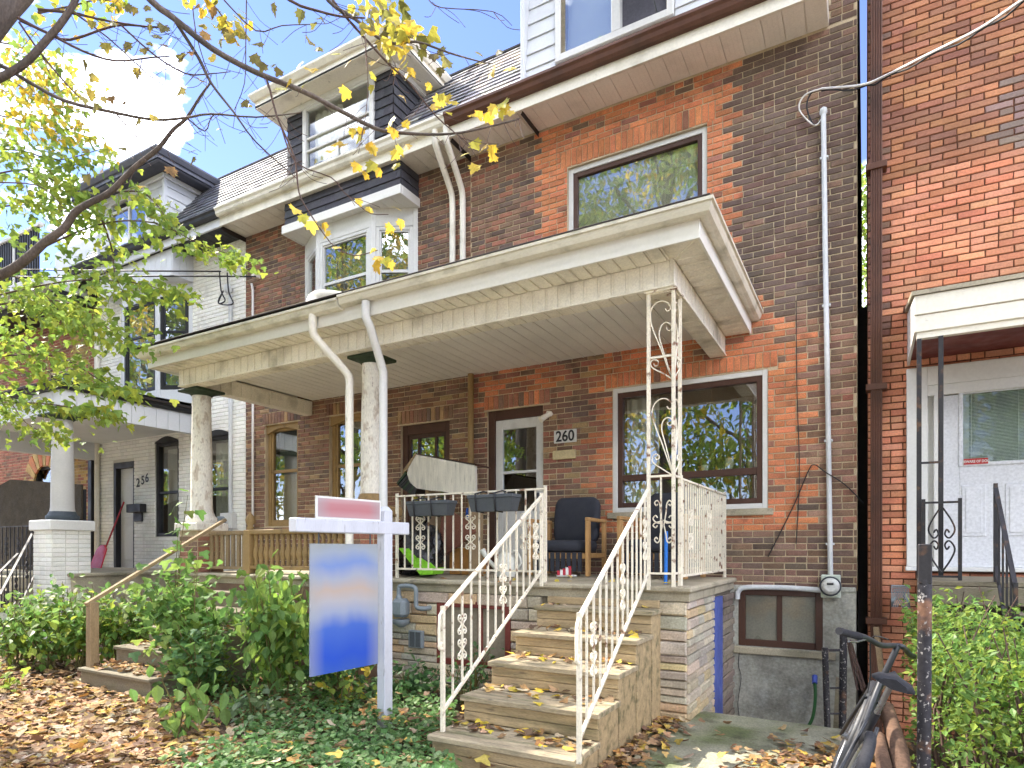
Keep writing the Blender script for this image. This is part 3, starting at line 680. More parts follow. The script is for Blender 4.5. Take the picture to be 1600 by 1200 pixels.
def face_frame(p0, p1):
    p0 = Vector((*p0, 0)); p1 = Vector((*p1, 0)); d_ = p1-p0; return Matrix.Translation(p0) @ Matrix.Rotation(math.atan2(d_.y, d_.x), 4, 'Z'), d_.length
def bay(house, xl, xr, m_f, m_s, m_top, top_kind, m_cor):
    # overhanging box under the eave
    B = MB().box(xl, xr, 6.84, YF, 6.40, EZ-.012).build('bay_box', m_top if top_kind == 'siding' else m_asphalt, house)
    if top_kind == 'shingle':
        for r_ in range(3):
            z0 = 6.42+r_*.125; x = xl-(.1 if r_ % 2 else 0)
            while x < xr:
                a, b = max(xl, x)+.002, min(xr, x+.29)-.002
                if b-a > .04:
                    o = MB().prism([(a, 6.835-.016, z0), (b, 6.835-.016, z0), (b, 6.835, z0+.122), (a, 6.835, z0+.122)], (0, .012, 0)).build('shingle', m_shingle, B); o.color = (*jit(srgb(74, 74, 80), .12), 1)
                x += .29
            y = 6.84
            for k in range(2):
                o = MB().prism([(xr+.016, y+k*.195, z0), (xr+.016, y+k*.195+.19, z0), (xr+.002, y+k*.195+.19, z0+.122), (xr+.002, y+k*.195, z0+.122)], (-.01, 0, 0)).build('shingle', m_shingle, B); o.color = (*jit(srgb(74, 74, 80), .12), 1)
    else:
        n = round((xr-xl)/.16)
        for i in range(n):
            a, b = lerp(xl, xr, i/n), lerp(xl, xr, (i+1)/n)
            bx('siding_panel', m_top, B, a+.004, b-.004, 6.822, 6.842, 6.30, EZ-.015, b=.004)
        for i in range(3): bx('siding_panel', m_top, B, xr-.002, xr+.018, 6.83+i*.136, 6.83+i*.136+.13, 6.30, EZ-.015, b=.004)
    c0 = 6.30 if top_kind == 'siding' else 6.42
    if top_kind == 'shingle':
        MB().box(xl-.03, xr+.03, 6.79, 6.835, 6.30, 6.43, .006).box(xr-.005, xr+.032, 6.835, YF-.012, 6.301, 6.428, .004).box(xl-.032, xl+.005, 6.835, YF-.012, 6.301, 6.428, .004).build('cornice', m_cor, house)
    n = 12; s_ = (xr-xl)/n
    so = MB()
    for i in range(n): so.box(xl+i*s_+.003, xl+(i+1)*s_-.003, 6.84, YF-.012, 6.315, 6.345, .003)
    so.build('bay_soffit', m_cor, house)
    P = [(xl+.03, YF-.012), (xl+.60, 6.93), (xr-.60, 6.93), (xr-.03, YF-.012)]
    bd = MB()
    for i in range(3):
        xf, ln = face_frame(P[i], P[i+1]); bd.xf = xf
        bd.box(0, ln, 0, .03, 3.9, 4.35).box(0, ln, -.004, .03, 6.06, 6.315); bd.box(-.02, .055, -.012, .05, 3.9, 6.315, .006); bd.box(ln-.055, ln+.02, -.0115, .05, 3.9, 6.3151, .006)
    bd.build('bay_window', m_f, house)
    for i in range(3):
        xf, ln = face_frame(P[i], P[i+1])
        o = window(house, .055, ln-.055, 4.36, 6.055, -.004, m_s, fw=.05, dep=.06, hb=(5.42,), bw=.045, inner=m_s, iw=.025, xf=xf, name='sash_window',
                   curtain=(m_curtain, .12, ln*.5, 4.4, 6.0, .012) if i != 2 else None)
        MB(xf).box(.1, ln-.1, .12, .125, 4.4, 6.0).build('blind', mat('window_shade', srgb(132, 130, 112), .9), o)
bay(h258, -7.88, -5.59, m_white, m_white, m_shingle, 'shingle', m_fascia)

def dormer(house, xl, xr, style, win, m_trim, m_eave, m_soff):
    zt = 8.30; zb = 7.04; yf = 6.95
    yb = lambda z: RY0+(z-RZ0)/(RZ1-RZ0)*(RY1-RY0)
    wx0, wx1, wz0, wz1 = win
    b = MB(); b.m = 0
    for a, c, z0, z1 in open_cells(xl, xr, zb, zt, [win]): b.quad((a, yf, z0), (c, yf, z0), (c, yf, z1), (a, yf, z1))
    for x in (xl, xr): b._add([(x, yf, zb), (x, yb(zt)+.4, zb), (x, yb(zt)+.4, zt), (x, yf, zt)], [(0, 1, 2, 3)])
    b.quad((xl, yb(zt)+.4, zb), (xr, yb(zt)+.4, zb), (xr, yb(zt)+.4, zt), (xl, yb(zt)+.4, zt))
    D = b.build('dormer', m_asphalt if style == 'shingle' else m_siding, house)
    rr = random.Random(5)
    step = .135 if style == 'shingle' else .17
    z = zb
    while z < zt-.02:
        z1 = min(z+step, zt)
        segs = [(xl, xr)] if not (z < wz1 and z1 > wz0) else [(xl, wx0), (wx1, xr)]
        for s0, s1 in segs:
            if style == 'shingle':
                x = s0-(.07 if int(z/step) % 2 else 0)
                while x < s1:
                    a, c = max(x, s0)+.002, min(x+.17, s1)-.002
                    if c-a > .03:
                        o = MB().prism([(a, yf-.02, z), (c, yf-.02, z), (c, yf-.004, z1-.004), (a, yf-.004, z1-.004)], (0, .008, 0)).build('shingle', m_shingle, D); o.color = (*jit(srgb(72, 72, 78), .14, rr), 1)
                    x += .17
            else: MB().prism([(s0, yf-.022, z), (s1, yf-.022, z), (s1, yf-.006, z1-.003), (s0, yf-.006, z1-.003)], (0, .008, 0)).build('siding_board', m_siding, D)
        # the right-hand cheek, cut along the roof
        if style == 'shingle':
            y = yf-(.06 if int(z/step) % 2 else 0)
            while y < yb(z)+.02:
                a, c = max(y, yf)+.002, min(y+.17, yb(z1)+.06)-.002
                if c-a > .03:
                    o = MB().prism([(xr+.02, a, z), (xr+.02, c, z), (xr+.004, c, z1-.004), (xr+.004, a, z1-.004)], (-.006, 0, 0)).build('shingle', m_shingle, D); o.color = (*jit(srgb(72, 72, 78), .14, rr), 1)
                y += .17
        else:
            MB().prism([(xr+.022, yf, z), (xr+.022, max(yf+.02, yb(z)+.05), z), (xr+.006, yb(z1)+.05, z1-.003), (xr+.006, yf, z1-.003)], (-.006, 0, 0)).build('siding_board', m_siding, D)
        z += step
    if style != 'shingle':
        bx('corner_trim', m_siding, D, xr-.03, xr+.03, yf-.03, yf+.03, zb, zt); bx('corner_trim', m_siding, D, xl-.03, xl+.03, yf-.03, yf+.03, zb, zt)
    tube_pts = [(xr+.03, yb(zb)+.02, zb+.0), (xr+.03, yb(zt)+.02, zt)]
    tb('flashing', m_black if style == 'shingle' else m_white, D, tube_pts, .03, 4)
    # cornice with its gutter, then the hipped roof
    ov = .34; zc = zt-.03
    so = MB().box(xl-ov, xr+ov, yf-ov, yb(zt)+.45, zc, zc+.03).build('dormer_soffit', m_soff, D)
    c = MB()
    prof = [(0, zc-.005), (.0, zc+.10), (.03, zc+.10), (.05, zc+.13), (.075, zc+.17), (.075, zc+.2), (-.06, zc+.2), (-.06, zc-.005)]
    X0, X1, Y0, Y1 = xl-ov, xr+ov, yf-ov, yb(zt)+.45
    rings = [[(X0-d_, Y1, z_) for d_, z_ in prof], [(X0-d_, Y0-d_, z_) for d_, z_ in prof], [(X1+d_, Y0-d_, z_) for d_, z_ in prof], [(X1+d_, Y1, z_) for d_, z_ in prof]]
    n = len(prof)
    c._add([p for r_ in rings for p in r_], [(i*n+j, i*n+(j+1) % n, (i+1)*n+(j+1) % n, (i+1)*n+j) for i in range(3) for j in range(n)])
    c.build('cornice', m_eave, D)
    c = MB()                                    # moulding against the wall
    c.box(xl-.05, xr+.05, yf-.07, yf-.024, zc-.09, zc-.002, .01).box(xr+.024, xr+.07, yf-.024, yb(zt)+.2, zc-.089, zc-.003, .01)
    c.build('bed_mould', m_trim, D)
    cx = (xl+xr)/2; zr = zc+.2
    r_ = MB(); e0 = [(X0-.03, Y0-.03, zr), (X1+.03, Y0-.03, zr), (X1+.03, Y1, zr), (X0-.03, Y1, zr)]; ap = [(cx-.3, yf+.75, zr+.62), (cx+.3, yf+.75, zr+.62), (cx+.3, Y1, zr+.62), (cx-.3, Y1, zr+.62)]
    r_._add(e0+ap, [(0, 1, 5, 4), (1, 2, 6, 5), (3, 0, 4, 7), (4, 5, 6, 7), (2, 3, 7, 6)]); r_.build('dormer_roof', m_asphalt if style == 'shingle' else mat('grey_roofing', srgb(120, 122, 130), .7, .15), D)
    return D
D258 = dormer(h258, -7.95, -5.82, 'shingle', (-7.575, -6.153, 7.10, 8.22), m_white, m_cream, m_cream)
o = window(D258, -7.575, -6.153, 7.10, 8.22, 6.90, m_white, fw=.075, dep=.07, hb=(7.53, 7.72), vb=((-6.86, 7.17, 7.53),), bw=.032, name='dormer_window', g=glass_mat('old_glass', ior=1.75), curtain=(m_curtain, -7.45, -6.9, 7.15, 8.15, .02))
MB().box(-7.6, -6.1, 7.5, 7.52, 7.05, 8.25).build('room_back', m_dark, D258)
# ------------------------------------------------------------------ house 256, painted white
h256 = thing('row_house', 'white painted brick house numbered 256 with black window trim', 'house', (-11.6, 7.24, 0))
WHT = srgb(242, 240, 232)
V1 = (-10.48, -9.70, 1.66, 3.45); V2 = (-11.94, -11.2, 1.66, 3.46); D3 = (-13.36, -12.63, 1.02, 3.17); BAY6 = (-12.85, -10.97, 3.9, 6.25)
brick_wall(h256, -13.9, -9.312, 0, 6.79, YF, [V1, V2, D3, BAY6], lambda x, z, rr: jit(WHT, .05, rr), m_whitebrick, m_whitewall, 0, seed=21)
for W in (V1, V2):
    o = window(h256, *W, YF+.02, m_black, fw=.07, dep=.09, hb=(2.5,), bw=.05, curtain=(m_curtain, W[0]+.1, W[1]-.1, 1.75, 3.35, .015))
    n = 9; q = MB()
    for i in range(n):
        t0, t1 = i/n, (i+1)/n; y0 = .1*math.sin(PI*t0); y1 = .1*math.sin(PI*t1); a, b = lerp(W[0], W[1], t0), lerp(W[0], W[1], t1)
        q.prism([(a, YF-.012, W[3]-.01), (b, YF-.012, W[3]-.01), (b, YF-.012, W[3]+y1), (a, YF-.012, W[3]+y0+.0005)], (0, .03, 0))
    q.build('arch_head', m_black, o)
a, b, c, e = D3
MB().box(a, a+.08, YF, YF+.14, c, e, .004).box(b-.05, b, YF, YF+.14, c, e, .004).box(a+.08, b-.05, YF+.001, YF+.14, e-.12, e, .004).build('door_frame', m_black, h256)
dr = MB().box(a+.08, b-.05, YF+.1, YF+.14, c, e-.12, .004).box(a+.2, b-.17, YF+.088, YF+.1, 1.2, 1.9, .01).box(a+.2, b-.17, YF+.088, YF+.1, 2.05, 2.85, .01).build('door', m_white, h256)
bx('handle', m_black, dr, b-.12, b-.08, YF+.05, YF+.1, 2.0, 2.1)
for ch, px in zip('256', (217, 224.5, 231)):
    zz = 755-(px-217)*.55
    text_mesh(ch, .24, m_black, 'numeral', h256, (fx(px), YF-.018, fz(px, zz)), bold=.004)
mb_ = bx('mailbox', m_black, h256, fx(208), fx(230), YF-.14, YF-.01, fz(218, 801), fz(218, 788), b=.01)
bx('bracket', m_black, mb_, fx(213), fx(225), YF-.05, YF-.012, fz(218, 815), fz(218, 801))
eave(h256, -13.95, -9.335, m_black, m_siding, m_black, rib=False)
roof_of(h256, -13.9, -9.311, DC+[srgb(104, 108, 120)], 8, cut=inb(-13.34, -11.17))
bay(h256, -13.07, -10.76, m_siding, m_black, m_siding, 'siding', m_siding)
D256 = dormer(h256, -13.34, -11.17, 'siding', (-12.9, -11.62, 7.10, 8.18), m_siding, mat('grey_eave', srgb(96, 98, 108), .6, .1), mat('dark_soffit', srgb(72, 74, 84), .7, .1))
window(D256, -12.9, -11.62, 7.10, 8.18, 6.90, m_white, fw=.07, dep=.07, vb=(-12.26,), hb=(7.95,), bw=.05, name='dormer_window', g=m_glass)
tb('downspout', m_cream, h256, [(fx(157), 7.17, 1.0), (fx(157), 7.17, 6.0), (fx(157)-.25, 6.95, 6.35), (fx(157)-.3, 6.72, 6.9)], .05, 8)
m6 = MB().tube([(fx(364), 7.19, 1.1), (fx(364), 7.19, fz(364, 462))], .032, 8).build('conduit', m_conduit, h256)
q = MB(Matrix.Translation((fx(357), 7.1, fz(357, 816))) @ Matrix.Rotation(PI/2, 4, 'X')); q.lathe([(.10, -.02), (.10, .05), (.06, .07)], 0, 0, 18).build('meter', m_meter, h256)
bx('meter_box', m_white, h256, fx(353), fx(371), 7.12, 7.225, fz(362, 826), fz(362, 802), b=.006)
mz = fz(362, 458); mxx = fx(362)
MB().lathe([(.03, mz-.03), (.07, mz), (.06, mz+.09), (.02, mz+.13)], mxx, 7.16, 10).build('weatherhead', m_conduit, h256)
for k in (0, 1):
    p0 = atY(343+k*12, 424+k*2, 7.0)
    tb('service_loop', m_cable, h256, smooth_path([p0, p0+Vector((.0, .03, -.32)), p0+Vector((.08, .05, -.5-.03*k)), (mxx-.14, 7.08, mz-.2), (mxx-.05, 7.12, mz+.02)], 5), .012, 6)
# its porch
po = thing('front_porch', 'white sided porch roof with black gutter on grey column', 'porch', (-12.2, 5.9, 0), 'front porches')
PX1 = -10.52; PX0 = -15.4; PY = 4.95
pr_ = MB().prism([(PX0, PY-.14, 3.9), (PX1+.14, PY-.14, 3.9), (PX1+.14, YF-.012, 3.9), (PX0, YF-.012, 3.9)], (0, 0, .03))
pr_._add([(PX0, PY-.14, 3.93), (PX1+.14, PY-.14, 3.93), (PX1+.14, YF-.012, 4.0), (PX0, YF-.012, 4.2)], [(0, 1, 2, 3)])
pr_.build('porch_roof', m_asphalt, po)
gp = [(0, 3.83), (.05, 3.83), (.09, 3.86), (.1, 3.91), (.12, 3.915), (.12, 3.945), (0, 3.945)]
MB()._add([p for ring in ([(PX0, PY-d_, z_) for d_, z_ in gp], [(PX1+d_, PY-d_, z_) for d_, z_ in gp], [(PX1+d_, YF-.012, z_) for d_, z_ in gp]) for p in ring],
          [(i*7+j, i*7+(j+1) % 7, (i+1)*7+(j+1) % 7, (i+1)*7+j) for i in range(2) for j in range(7)]).build('gutter', m_black, po)
core = MB().box(PX0, PX1-.015, PY+.015, PY+.2, 3.50, 3.83).box(PX1-.2, PX1-.015, PY+.2, YF-.012, 3.5, 3.83).build('beam', m_siding, po)
n = 16
for i in range(n): bx('siding_panel', m_siding, core, lerp(PX0, PX1, i/n)+.004, lerp(PX0, PX1, (i+1)/n)-.004, PY, PY+.014, 3.485, 3.828)
n = 11
for i in range(n): bx('siding_panel', m_siding, core, PX1-.014, PX1, lerp(PY+.002, YF-.014, i/n)+.004, lerp(PY+.002, YF-.014, (i+1)/n)-.004, 3.485, 3.828)
MB().box(PX0, PX1-.2, PY+.2, YF-.012, 3.60, 3.62).box(-14.0, -13.84, PY+.2, YF-.012, 3.25, 3.6).build('ceiling', m_siding, po)
cx, cy = -10.85, 5.12
def column(parent, cx, cy, z0, z1, r, mc, mcap, mbase, nm='column'):
    H_ = z1-z0
    c_ = MB().lathe([(r*1.08, z0+.14), (r*1.02, z0+.2), (r, z0+.3), (r*.97, z0+H_*.5), (r*.86, z1-.22), (r*.9, z1-.2), (r*.9, z1-.16), (r*.86, z1-.15), (r*.88, z1-.08)], cx, cy, 28).build(nm, mc, parent)
    MB().lathe([(r*1.3, z0+.0), (r*1.42, z0+.03), (r*1.42, z0+.07), (r*1.25, z0+.09), (r*1.2, z0+.11), (r*1.1, z0+.14)], cx, cy, 28).build('base', mbase, c_)
    MB().lathe([(r*.95, z1-.08), (r*1.15, z1-.05), (r*1.45, z1-.035)], cx, cy, 28).box(cx-r*1.55, cx+r*1.55, cy-r*1.55, cy+r*1.55, z1-.035, z1-.002, .008).build('capital', mcap, c_)
    return c_
column(po, cx, cy, 1.86, 3.49, .155, m_greycol, m_green, mat('blue_grey_paint', srgb(62, 70, 76), .6))
pe = MB().box(cx-.27, cx+.27, cy-.27, cy+.27, 0, 1.70).build('pedestal', m_whitewall, po)
ps = []
for r_ in range(25):
    for k in range(3):
        x = cx-.27+(k+.5)*.18+(.0 if r_ % 2 else 0); ps.append((x, cy-.27, .03+r_*.0686, .17, .058, jit(WHT, .05)))
emit_pieces(pe, 'brick', ps, m_whitebrick, UB, .203, .058, 0, 'brickwork')
ps = [(cx+.27, cy-.18+k*.18, .03+r_*.0686, .17, .058, jit(WHT, .05)) for r_ in range(25) for k in range(3)]
emit_pieces(pe, 'brick', ps, m_whitebrick, UB, .203, .058, 0, 'brickwork', rotz=PI/2)
bx('pedestal_cap', m_white, po, cx-.32, cx+.32, cy-.32, cy+.32, 1.70, 1.86, b=.015)
MB().box(PX0, PX1+.1, PY+.15, YF-.03, .0, 1.0).box(PX0, PX1+.14, PY+.1, YF-.031, 1.0, 1.05, .01).build('porch_floor', m_concrete, po)
# second column of this porch, further along
column(po, -14.9, cy, 1.05, 3.49, .14, m_greycol, m_green, m_greycol)
MB().box(-14.02, -13.88, YF-.16, YF-.02, 1.05, 3.3, .01).build('dark_post', m_black, po)
# iron railing of that porch and its stair rails
def scroll_pts(c, ax, r, turns=1.25, start=PI/2, flip=1, n=14, up=Vector((0, 0, 1))):
    ax = Vector(ax); c = Vector(c)
    return [c+ax*(math.cos(start+flip*t*turns*2*PI/n)*r*(1-.75*t/n))+up*(math.sin(start+flip*t*turns*2*PI/n)*r*(1-.75*t/n)) for t in range(n+1)]
def railing(label, p0, p1, hz, m, n_bal, scroll_every=4, z0off=.1, group=None, rr_=.009, name='iron_railing', newel=True, bot=True, cat='railing', tail=False):
    p0, p1 = Vector(p0), Vector(p1); T = thing(name, label, cat, p0, group); up = Vector((0, 0, hz)); ax = (p1-p0); ax.z = 0; ax.normalize()
    MB().tube([p0+up, p1+up], .02, 4, flat=.6).build('top_rail', m, T)
    lo = Vector((0, 0, z0off))
    if bot: MB().tube([p0+lo, p1+lo], .014, 4).build('bottom_rail', m, T)
    for i in range(1, n_bal):
        a = p0.lerp(p1, i/n_bal)
        tw = MB(); 
        if scroll_every and i % scroll_every == scroll_every//2:
            tw.tube([a+lo, a+up], rr_, 4); bl = tw.build('baluster', m, T)
            for hh in (.36, .62):
                q = MB()
                for s_ in (1, -1):
                    c0 = a+lo+Vector((0, 0, (hz-z0off)*hh))
                    for dz in (1, -1):
                        q.tube([c0+ax*s_*.012]+[p for p in scroll_pts(c0+ax*s_*.034+Vector((0, 0, dz*.05)), ax*s_, .027, 1.2, -PI/2*dz, dz)], .006, 5)
                q.build('scroll', m, bl)
        else:
            tw.tube([a+lo, a+up], rr_, 4); tw.build('baluster', m, T)
    if newel:
        for p in (p0, p1): MB().tube([p, p+up+Vector((0, 0, .03))], .018, 4).build('newel', m, T)
    if tail:
        e = p0+up; d_ = -ax
        q = MB().tube([e, e+d_*.04+Vector((0, 0, -.03)), e+d_*.05+Vector((0, 0, -.14)), e+d_*.045+Vector((0, 0, -.22))]+scroll_pts(e+d_*.02+Vector((0, 0, -.235)), d_, .03, 1.1, 0, -1), .011, 6)
        q.build('volute', m, T)
    return T
railing('low black iron railing along the white house porch', (-13.3, 5.15, 1.05), (-11.2, 5.15, 1.05), .75, m_blackiron, 15, 3, group=None)
railing('black iron stair rail with silver top beside grey column', atD(0, 935, 8.4)+Vector((0, 0, -.75)), (cx-.4, 4.95, 1.0), .8, m_blackiron, 10, 3, newel=False)
railing('black iron stair rail lower down the white house steps', atD(-60, 960, 7.8)+Vector((0, 0, -.75)), atD(28, 865, 9.6)+Vector((0, 0, -.8)), .8, m_blackiron, 9, 3, newel=False)
st_ = thing('porch_steps', 'pale concrete steps in front of the white house porch', 'steps', (-12.2, 4.3, 0))
for k in range(5): bx('step', m_concrete, st_, -13.2, -11.35, 4.98-.3*(5-k), 5.1, .2*k-.0 if k else -.05, .2*(k+1)-.004, b=.012)
pv = thing('privacy_screen', 'dark woven privacy screen beside the white house porch', 'screen', (-14.6, 5.3, 0))
m_scr = mat('dark_wicker', srgb(66, 58, 46), .9, .2, 4, .4, 90, .6, 120)
q = MB(); t0, t1 = atY(-30, 775, 5.55), atY(16, 749, 5.55); t2 = atY(127, 757, 5.55)
MB().prism([(t0.x, 5.55, 1.05), (t2.x, 5.55, 1.05), t2, t1, t0], (0, .03, 0)).build('screen_panel', m_scr, pv)
for x in (t0.x, -13.2, t2.x): bx('post', m_black, pv, x-.02, x+.02, 5.582, 5.62, 1.05, 2.4)
sh = thing('snow_shovel', 'red snow shovel leaning by the white house door', 'shovel', (-13.2, 6.9, 1.05))
a_ = atY(148, 875, 6.6); a_.z = 1.05+.3
MB()._add([(a_.x-.2, 6.6, 1.06), (a_.x+.2, 6.6, 1.06), (a_.x+.17, 6.72, 1.42), (a_.x+.06, 6.74, 1.5), (a_.x-.06, 6.74, 1.5), (a_.x-.17, 6.72, 1.42),
   (a_.x-.2, 6.62, 1.06), (a_.x+.2, 6.62, 1.06), (a_.x+.17, 6.74, 1.42), (a_.x+.06, 6.76, 1.5), (a_.x-.06, 6.76, 1.5), (a_.x-.17, 6.74, 1.42)],
   [(0, 1, 2, 3, 4, 5), (11, 10, 9, 8, 7, 6), (0, 6, 7, 1), (1, 7, 8, 2), (2, 8, 9, 3), (3, 9, 10, 4), (4, 10, 11, 5), (5, 11, 6, 0)]).build('scoop', mat('red_plastic', srgb(196, 30, 40), .45, .1), sh)
tb('shaft', mat('red_shaft', srgb(150, 34, 40), .5, .1), sh, [(a_.x, 6.74, 1.3), (a_.x+.08, 7.1, 2.35)], .016, 8)

# ------------------------------------------------------------------ house 254, red and yellow brick
h254 = thing('row_house', 'red and yellow patterned brick house with white balcony rail behind the leaves', 'house', (-16.2, 7.24, 0))
YEL = (.48, .33, .12)
def col254(x, z, rr):
    if -15.0 < x < -14.3: return pick(rr, (YEL, 7), (TANB, 1), (RED, .8)) if int(z/.41) % 2 or x < -14.4 else pick(rr, (RED, 5), (BROWN, 2))
    if (-15.55 < x < -15.2 or -17 < x < -16.6) and z < 3.1: return pick(rr, (YEL, 7), (RED, 1))
    return pick(rr, (RED, 6), ((.38, .14, .09), 3), (BROWN, 1))
OA = (-16.6, -15.55, 1.0, 3.28); OB = (-15.9, -14.9, 3.95, 5.3)
brick_wall(h254, -18.6, -13.902, 0, 6.6, YF, [OA, OB], col254, m_brick, m_mortar, 0, seed=31)
o = window(h254, *OA, YF+.04, m_black, fw=.06, dep=.08, hb=(2.6,), bw=.05)
q = MB(); n = 9; rr = random.Random(8)
for i in range(n):
    t0, t1 = i/n, (i+1)/n; a0, a1 = PI*(1-t0)*.7+PI*.15, PI*(1-t1)*.7+PI*.15; c_ = Vector(((OA[0]+OA[1])/2, YF-.03, 2.78)); r0, r1 = .52, .95
    pts = [c_+Vector((math.cos(a)*r, 0, math.sin(a)*r)) for a, r in ((a0-.02, r0), (a1+.02, r0), (a1+.02, r1), (a0-.02, r1))]
    v_ = MB().prism(pts, (0, .04, 0)).build('voussoir', m_brick, o); v_.color = (*jit(YEL if i % 2 == 0 else ORANGE, .1, rr), 1)
window(h254, *OB, YF+.03, m_black, fw=.06, dep=.08, vb=((OB[0]+OB[1])/2,), bw=.05, curtain=(m_curtain, OB[0]+.1, OB[1]-.1, 4.0, 5.2, .01))
bal = MB().box(-18.6, -14.0, 6.2, 7.3, 6.6, 6.78, .01).build('balcony_deck', m_white, h254)
for i in range(44): bx('picket', m_white if i % 11 == 0 else m_black, bal, -18.5+i*.1, -18.465+i*.1, 6.25, 6.28, 6.78, 7.75, b=0)
bx('hand_rail', m_white, bal, -18.6, -14.05, 6.22, 6.31, 7.75, 7.81)
r_ = MB().box(-18.6, -13.905, 8.6, 17, 6.6, 9.2); r_.m = 1; r_.box(-18.7, -13.906, 7.1, 17, 6.62, 6.8); r_.build('roof', [m_siding, m_asphalt], h254)
bx('soffit', m_black, h254, -18.7, -13.96, 6.5, YF, 6.45, 6.58)

# ------------------------------------------------------------------ house 262, on the right
h262 = thing('row_house', 'red brick house right of the narrow gap with salmon painted lower wall', 'house', (2.2, 7.24, 0))
SALM = (.62, .265, .145); SALM2 = (.55, .205, .105); GREYB = (.25, .17, .14)
def col262(x, z, rr):
    zl = 5.08
    if x < .17 and z > 3.5: return pick(rr, (RED, 5), (BROWN, 2), ((.3, .13, .09), 2))
    if z > zl:
        if x > .98+tooth(z, .12) and z < 5.6+tooth(z, .1): return pick(rr, (GREYB, 1))
        return pick(rr, ((.42, .18, .08), 6), ((.36, .15, .08), 4), ((.28, .12, .07), 2))
    return pick(rr, (SALM, 6), (SALM2, 3 if z > 2 else 8))
DO = (.46, 1.9, 1.26, 3.12)
def pj(rr): return None
h_mat = m_paintbrick
brick_wall(h262, .015, 4.6, -1.0, 10.2, YF, [(.42, 1.75, 1.22, 3.12)], lambda x, z, rr: col262(x, z, rr), m_paintbrick, m_mortar_red, 300, seed=14, CH=.0665, headers=.1)
dp = fx(1369); q = MB()
for k in range(5): q.box(dp-.05+k*.021, dp-.05+k*.021+.016, 7.085, 7.2, -.85, 10, .004)
q.box(dp-.047, dp+.05, 7.095, 7.19, -.85, 10); q.build('downspout', m_brownmetal, h262)
for zz in (5.15, 3.0, .72): bx('pipe_strap', m_brownmetal, h262, dp-.09, dp+.09, 7.07, 7.21, zz-.03, zz+.03)
# white porch enclosure with door and hood
e0 = fx(1416); ez = fz(1416, 885)
q = MB(); q.box(e0, e0+.17, YF-.06, YF+.1, ez, 3.16, .004).box(e0+.17, 1.8, YF-.05, YF+.1, 2.98, 3.16, .004).box(e0+.17, 1.8, YF-.04, YF+.1, 2.88, 2.98, .004)
q.box(e0+.22, e0+.30, YF-.045, YF+.1, ez, 2.879, .004); q.box(e0-.01, 1.8, YF-.09, YF+.05, ez-.04, ez-.001, .006)
q.box(e0+.16, e0+.5, YF+.02, YF+.05, ez, 2.9); q.build('door_surround', m_white, h262)
dx0 = fx(1472); 
d = MB(); gx0, gz0, gz1 = fx(1504), fz(1504, 724), fz(1504, 590)
d.box(dx0, gx0-.03, YF-.02, YF+.05, ez, 2.87, .004).box(gx0-.03, 1.75, YF-.02, YF+.05, ez, gz0-.03, .004).box(gx0-.03, 1.75, YF-.02, YF+.05, gz1+.03, 2.87, .004)
d.box(gx0-.035, gx0+.001, YF-.032, YF+.02, gz0-.035, gz1+.035, .006).box(gx0, 1.75, YF-.032, YF+.02, gz0-.035, gz0, .006).box(gx0, 1.75, YF-.032, YF+.02, gz1, gz1+.035, .006)
for a, b in ((fx(1502), fx(1540)), (fx(1570), 1.5)):
    z0, z1 = fz(1520, 838), fz(1520, 758)
    d.box(a, b, YF-.028, YF-.018, z0, z1, .008); d.box(a+.03, b-.03, YF-.034, YF-.026, z0+.03, z1-.03, .006)
dr = d.build('door', mat('white_door', srgb(206, 207, 210), .4, .03), h262)
bx('pane', glass_mat('clear_glass', ior=1.5), dr, gx0, 1.7, YF-.008, YF-.004, gz0, gz1)
bl = bx('blind_backing', mat('blind_shadow', srgb(112, 118, 112), .8), dr, gx0, 1.7, YF+.03, YF+.035, gz0, gz1, b=0)
n = 62
for i in range(n):
    z = lerp(gz0, gz1, (i+.3)/n); MB().quad((gx0, YF+.01, z), (1.7, YF+.01, z), (1.7, YF+.022, z+.010), (gx0, YF+.022, z+.010)).build('slat', mat('blind_slat', srgb(196, 202, 192), .6, .04), bl)
for px in (1518, 1592): tb('blind_cord', m_white, bl, [(fx(px), YF+.006, gz0), (fx(px), YF+.006, gz1)], .002, 4)
sg = bx('warning_sticker', mat('sign_red', srgb(170, 34, 30), .5, .05), dr, fx(1505), fx(1543), YF-.036, YF-.0325, fz(1523, 726), fz(1523, 717), b=0)
text_mesh('BEWARE OF DOG', .032, m_white, 'lettering', sg, ((fx(1505)+fx(1543))/2, YF-.0375, fz(1523, 721.7)), bold=.0008, width=.80, depth=.0004)
# hood over the door
cn = thing('door_hood', 'pale metal hood over the white door, on thin black iron posts', 'awning', (1.0, 6.7, 0))
hx0, hy = .35, 6.2
q = MB(); q.prism([(hx0-.02, hy-.02, 3.52), (hx0-.02, YF-.014, 3.72), (hx0-.02, YF-.014, 3.76), (hx0-.02, hy-.02, 3.555)], (2.2, 0, 0)).build('hood_roof', m_concrete, cn)
MB().box(hx0, 2.5, hy, hy+.02, 3.36, 3.519, .004).box(hx0+.002, 2.5, hy+.012, hy+.03, 3.22, 3.357, .004).build('hood_fascia', m_cream, cn)
MB().prism([(hx0, hy+.021, 3.22), (hx0, YF-.014, 3.20), (hx0, YF-.014, 3.7), (hx0, hy+.021, 3.51)], (.02, 0, 0)).build('hood_cheek', m_white, cn)
MB().box(hx0+.02, 2.5, hy+.03, YF-.06, 3.24, 3.26).build('hood_ceiling', m_redframe, cn)
MB().box(hx0+.02, 2.5, hy+.03, hy+.09, 3.17, 3.24).build('hood_rail', m_cream, cn)
pxa, pxb = atY(1436, 700, 6.25), atY(1470, 700, 6.25)
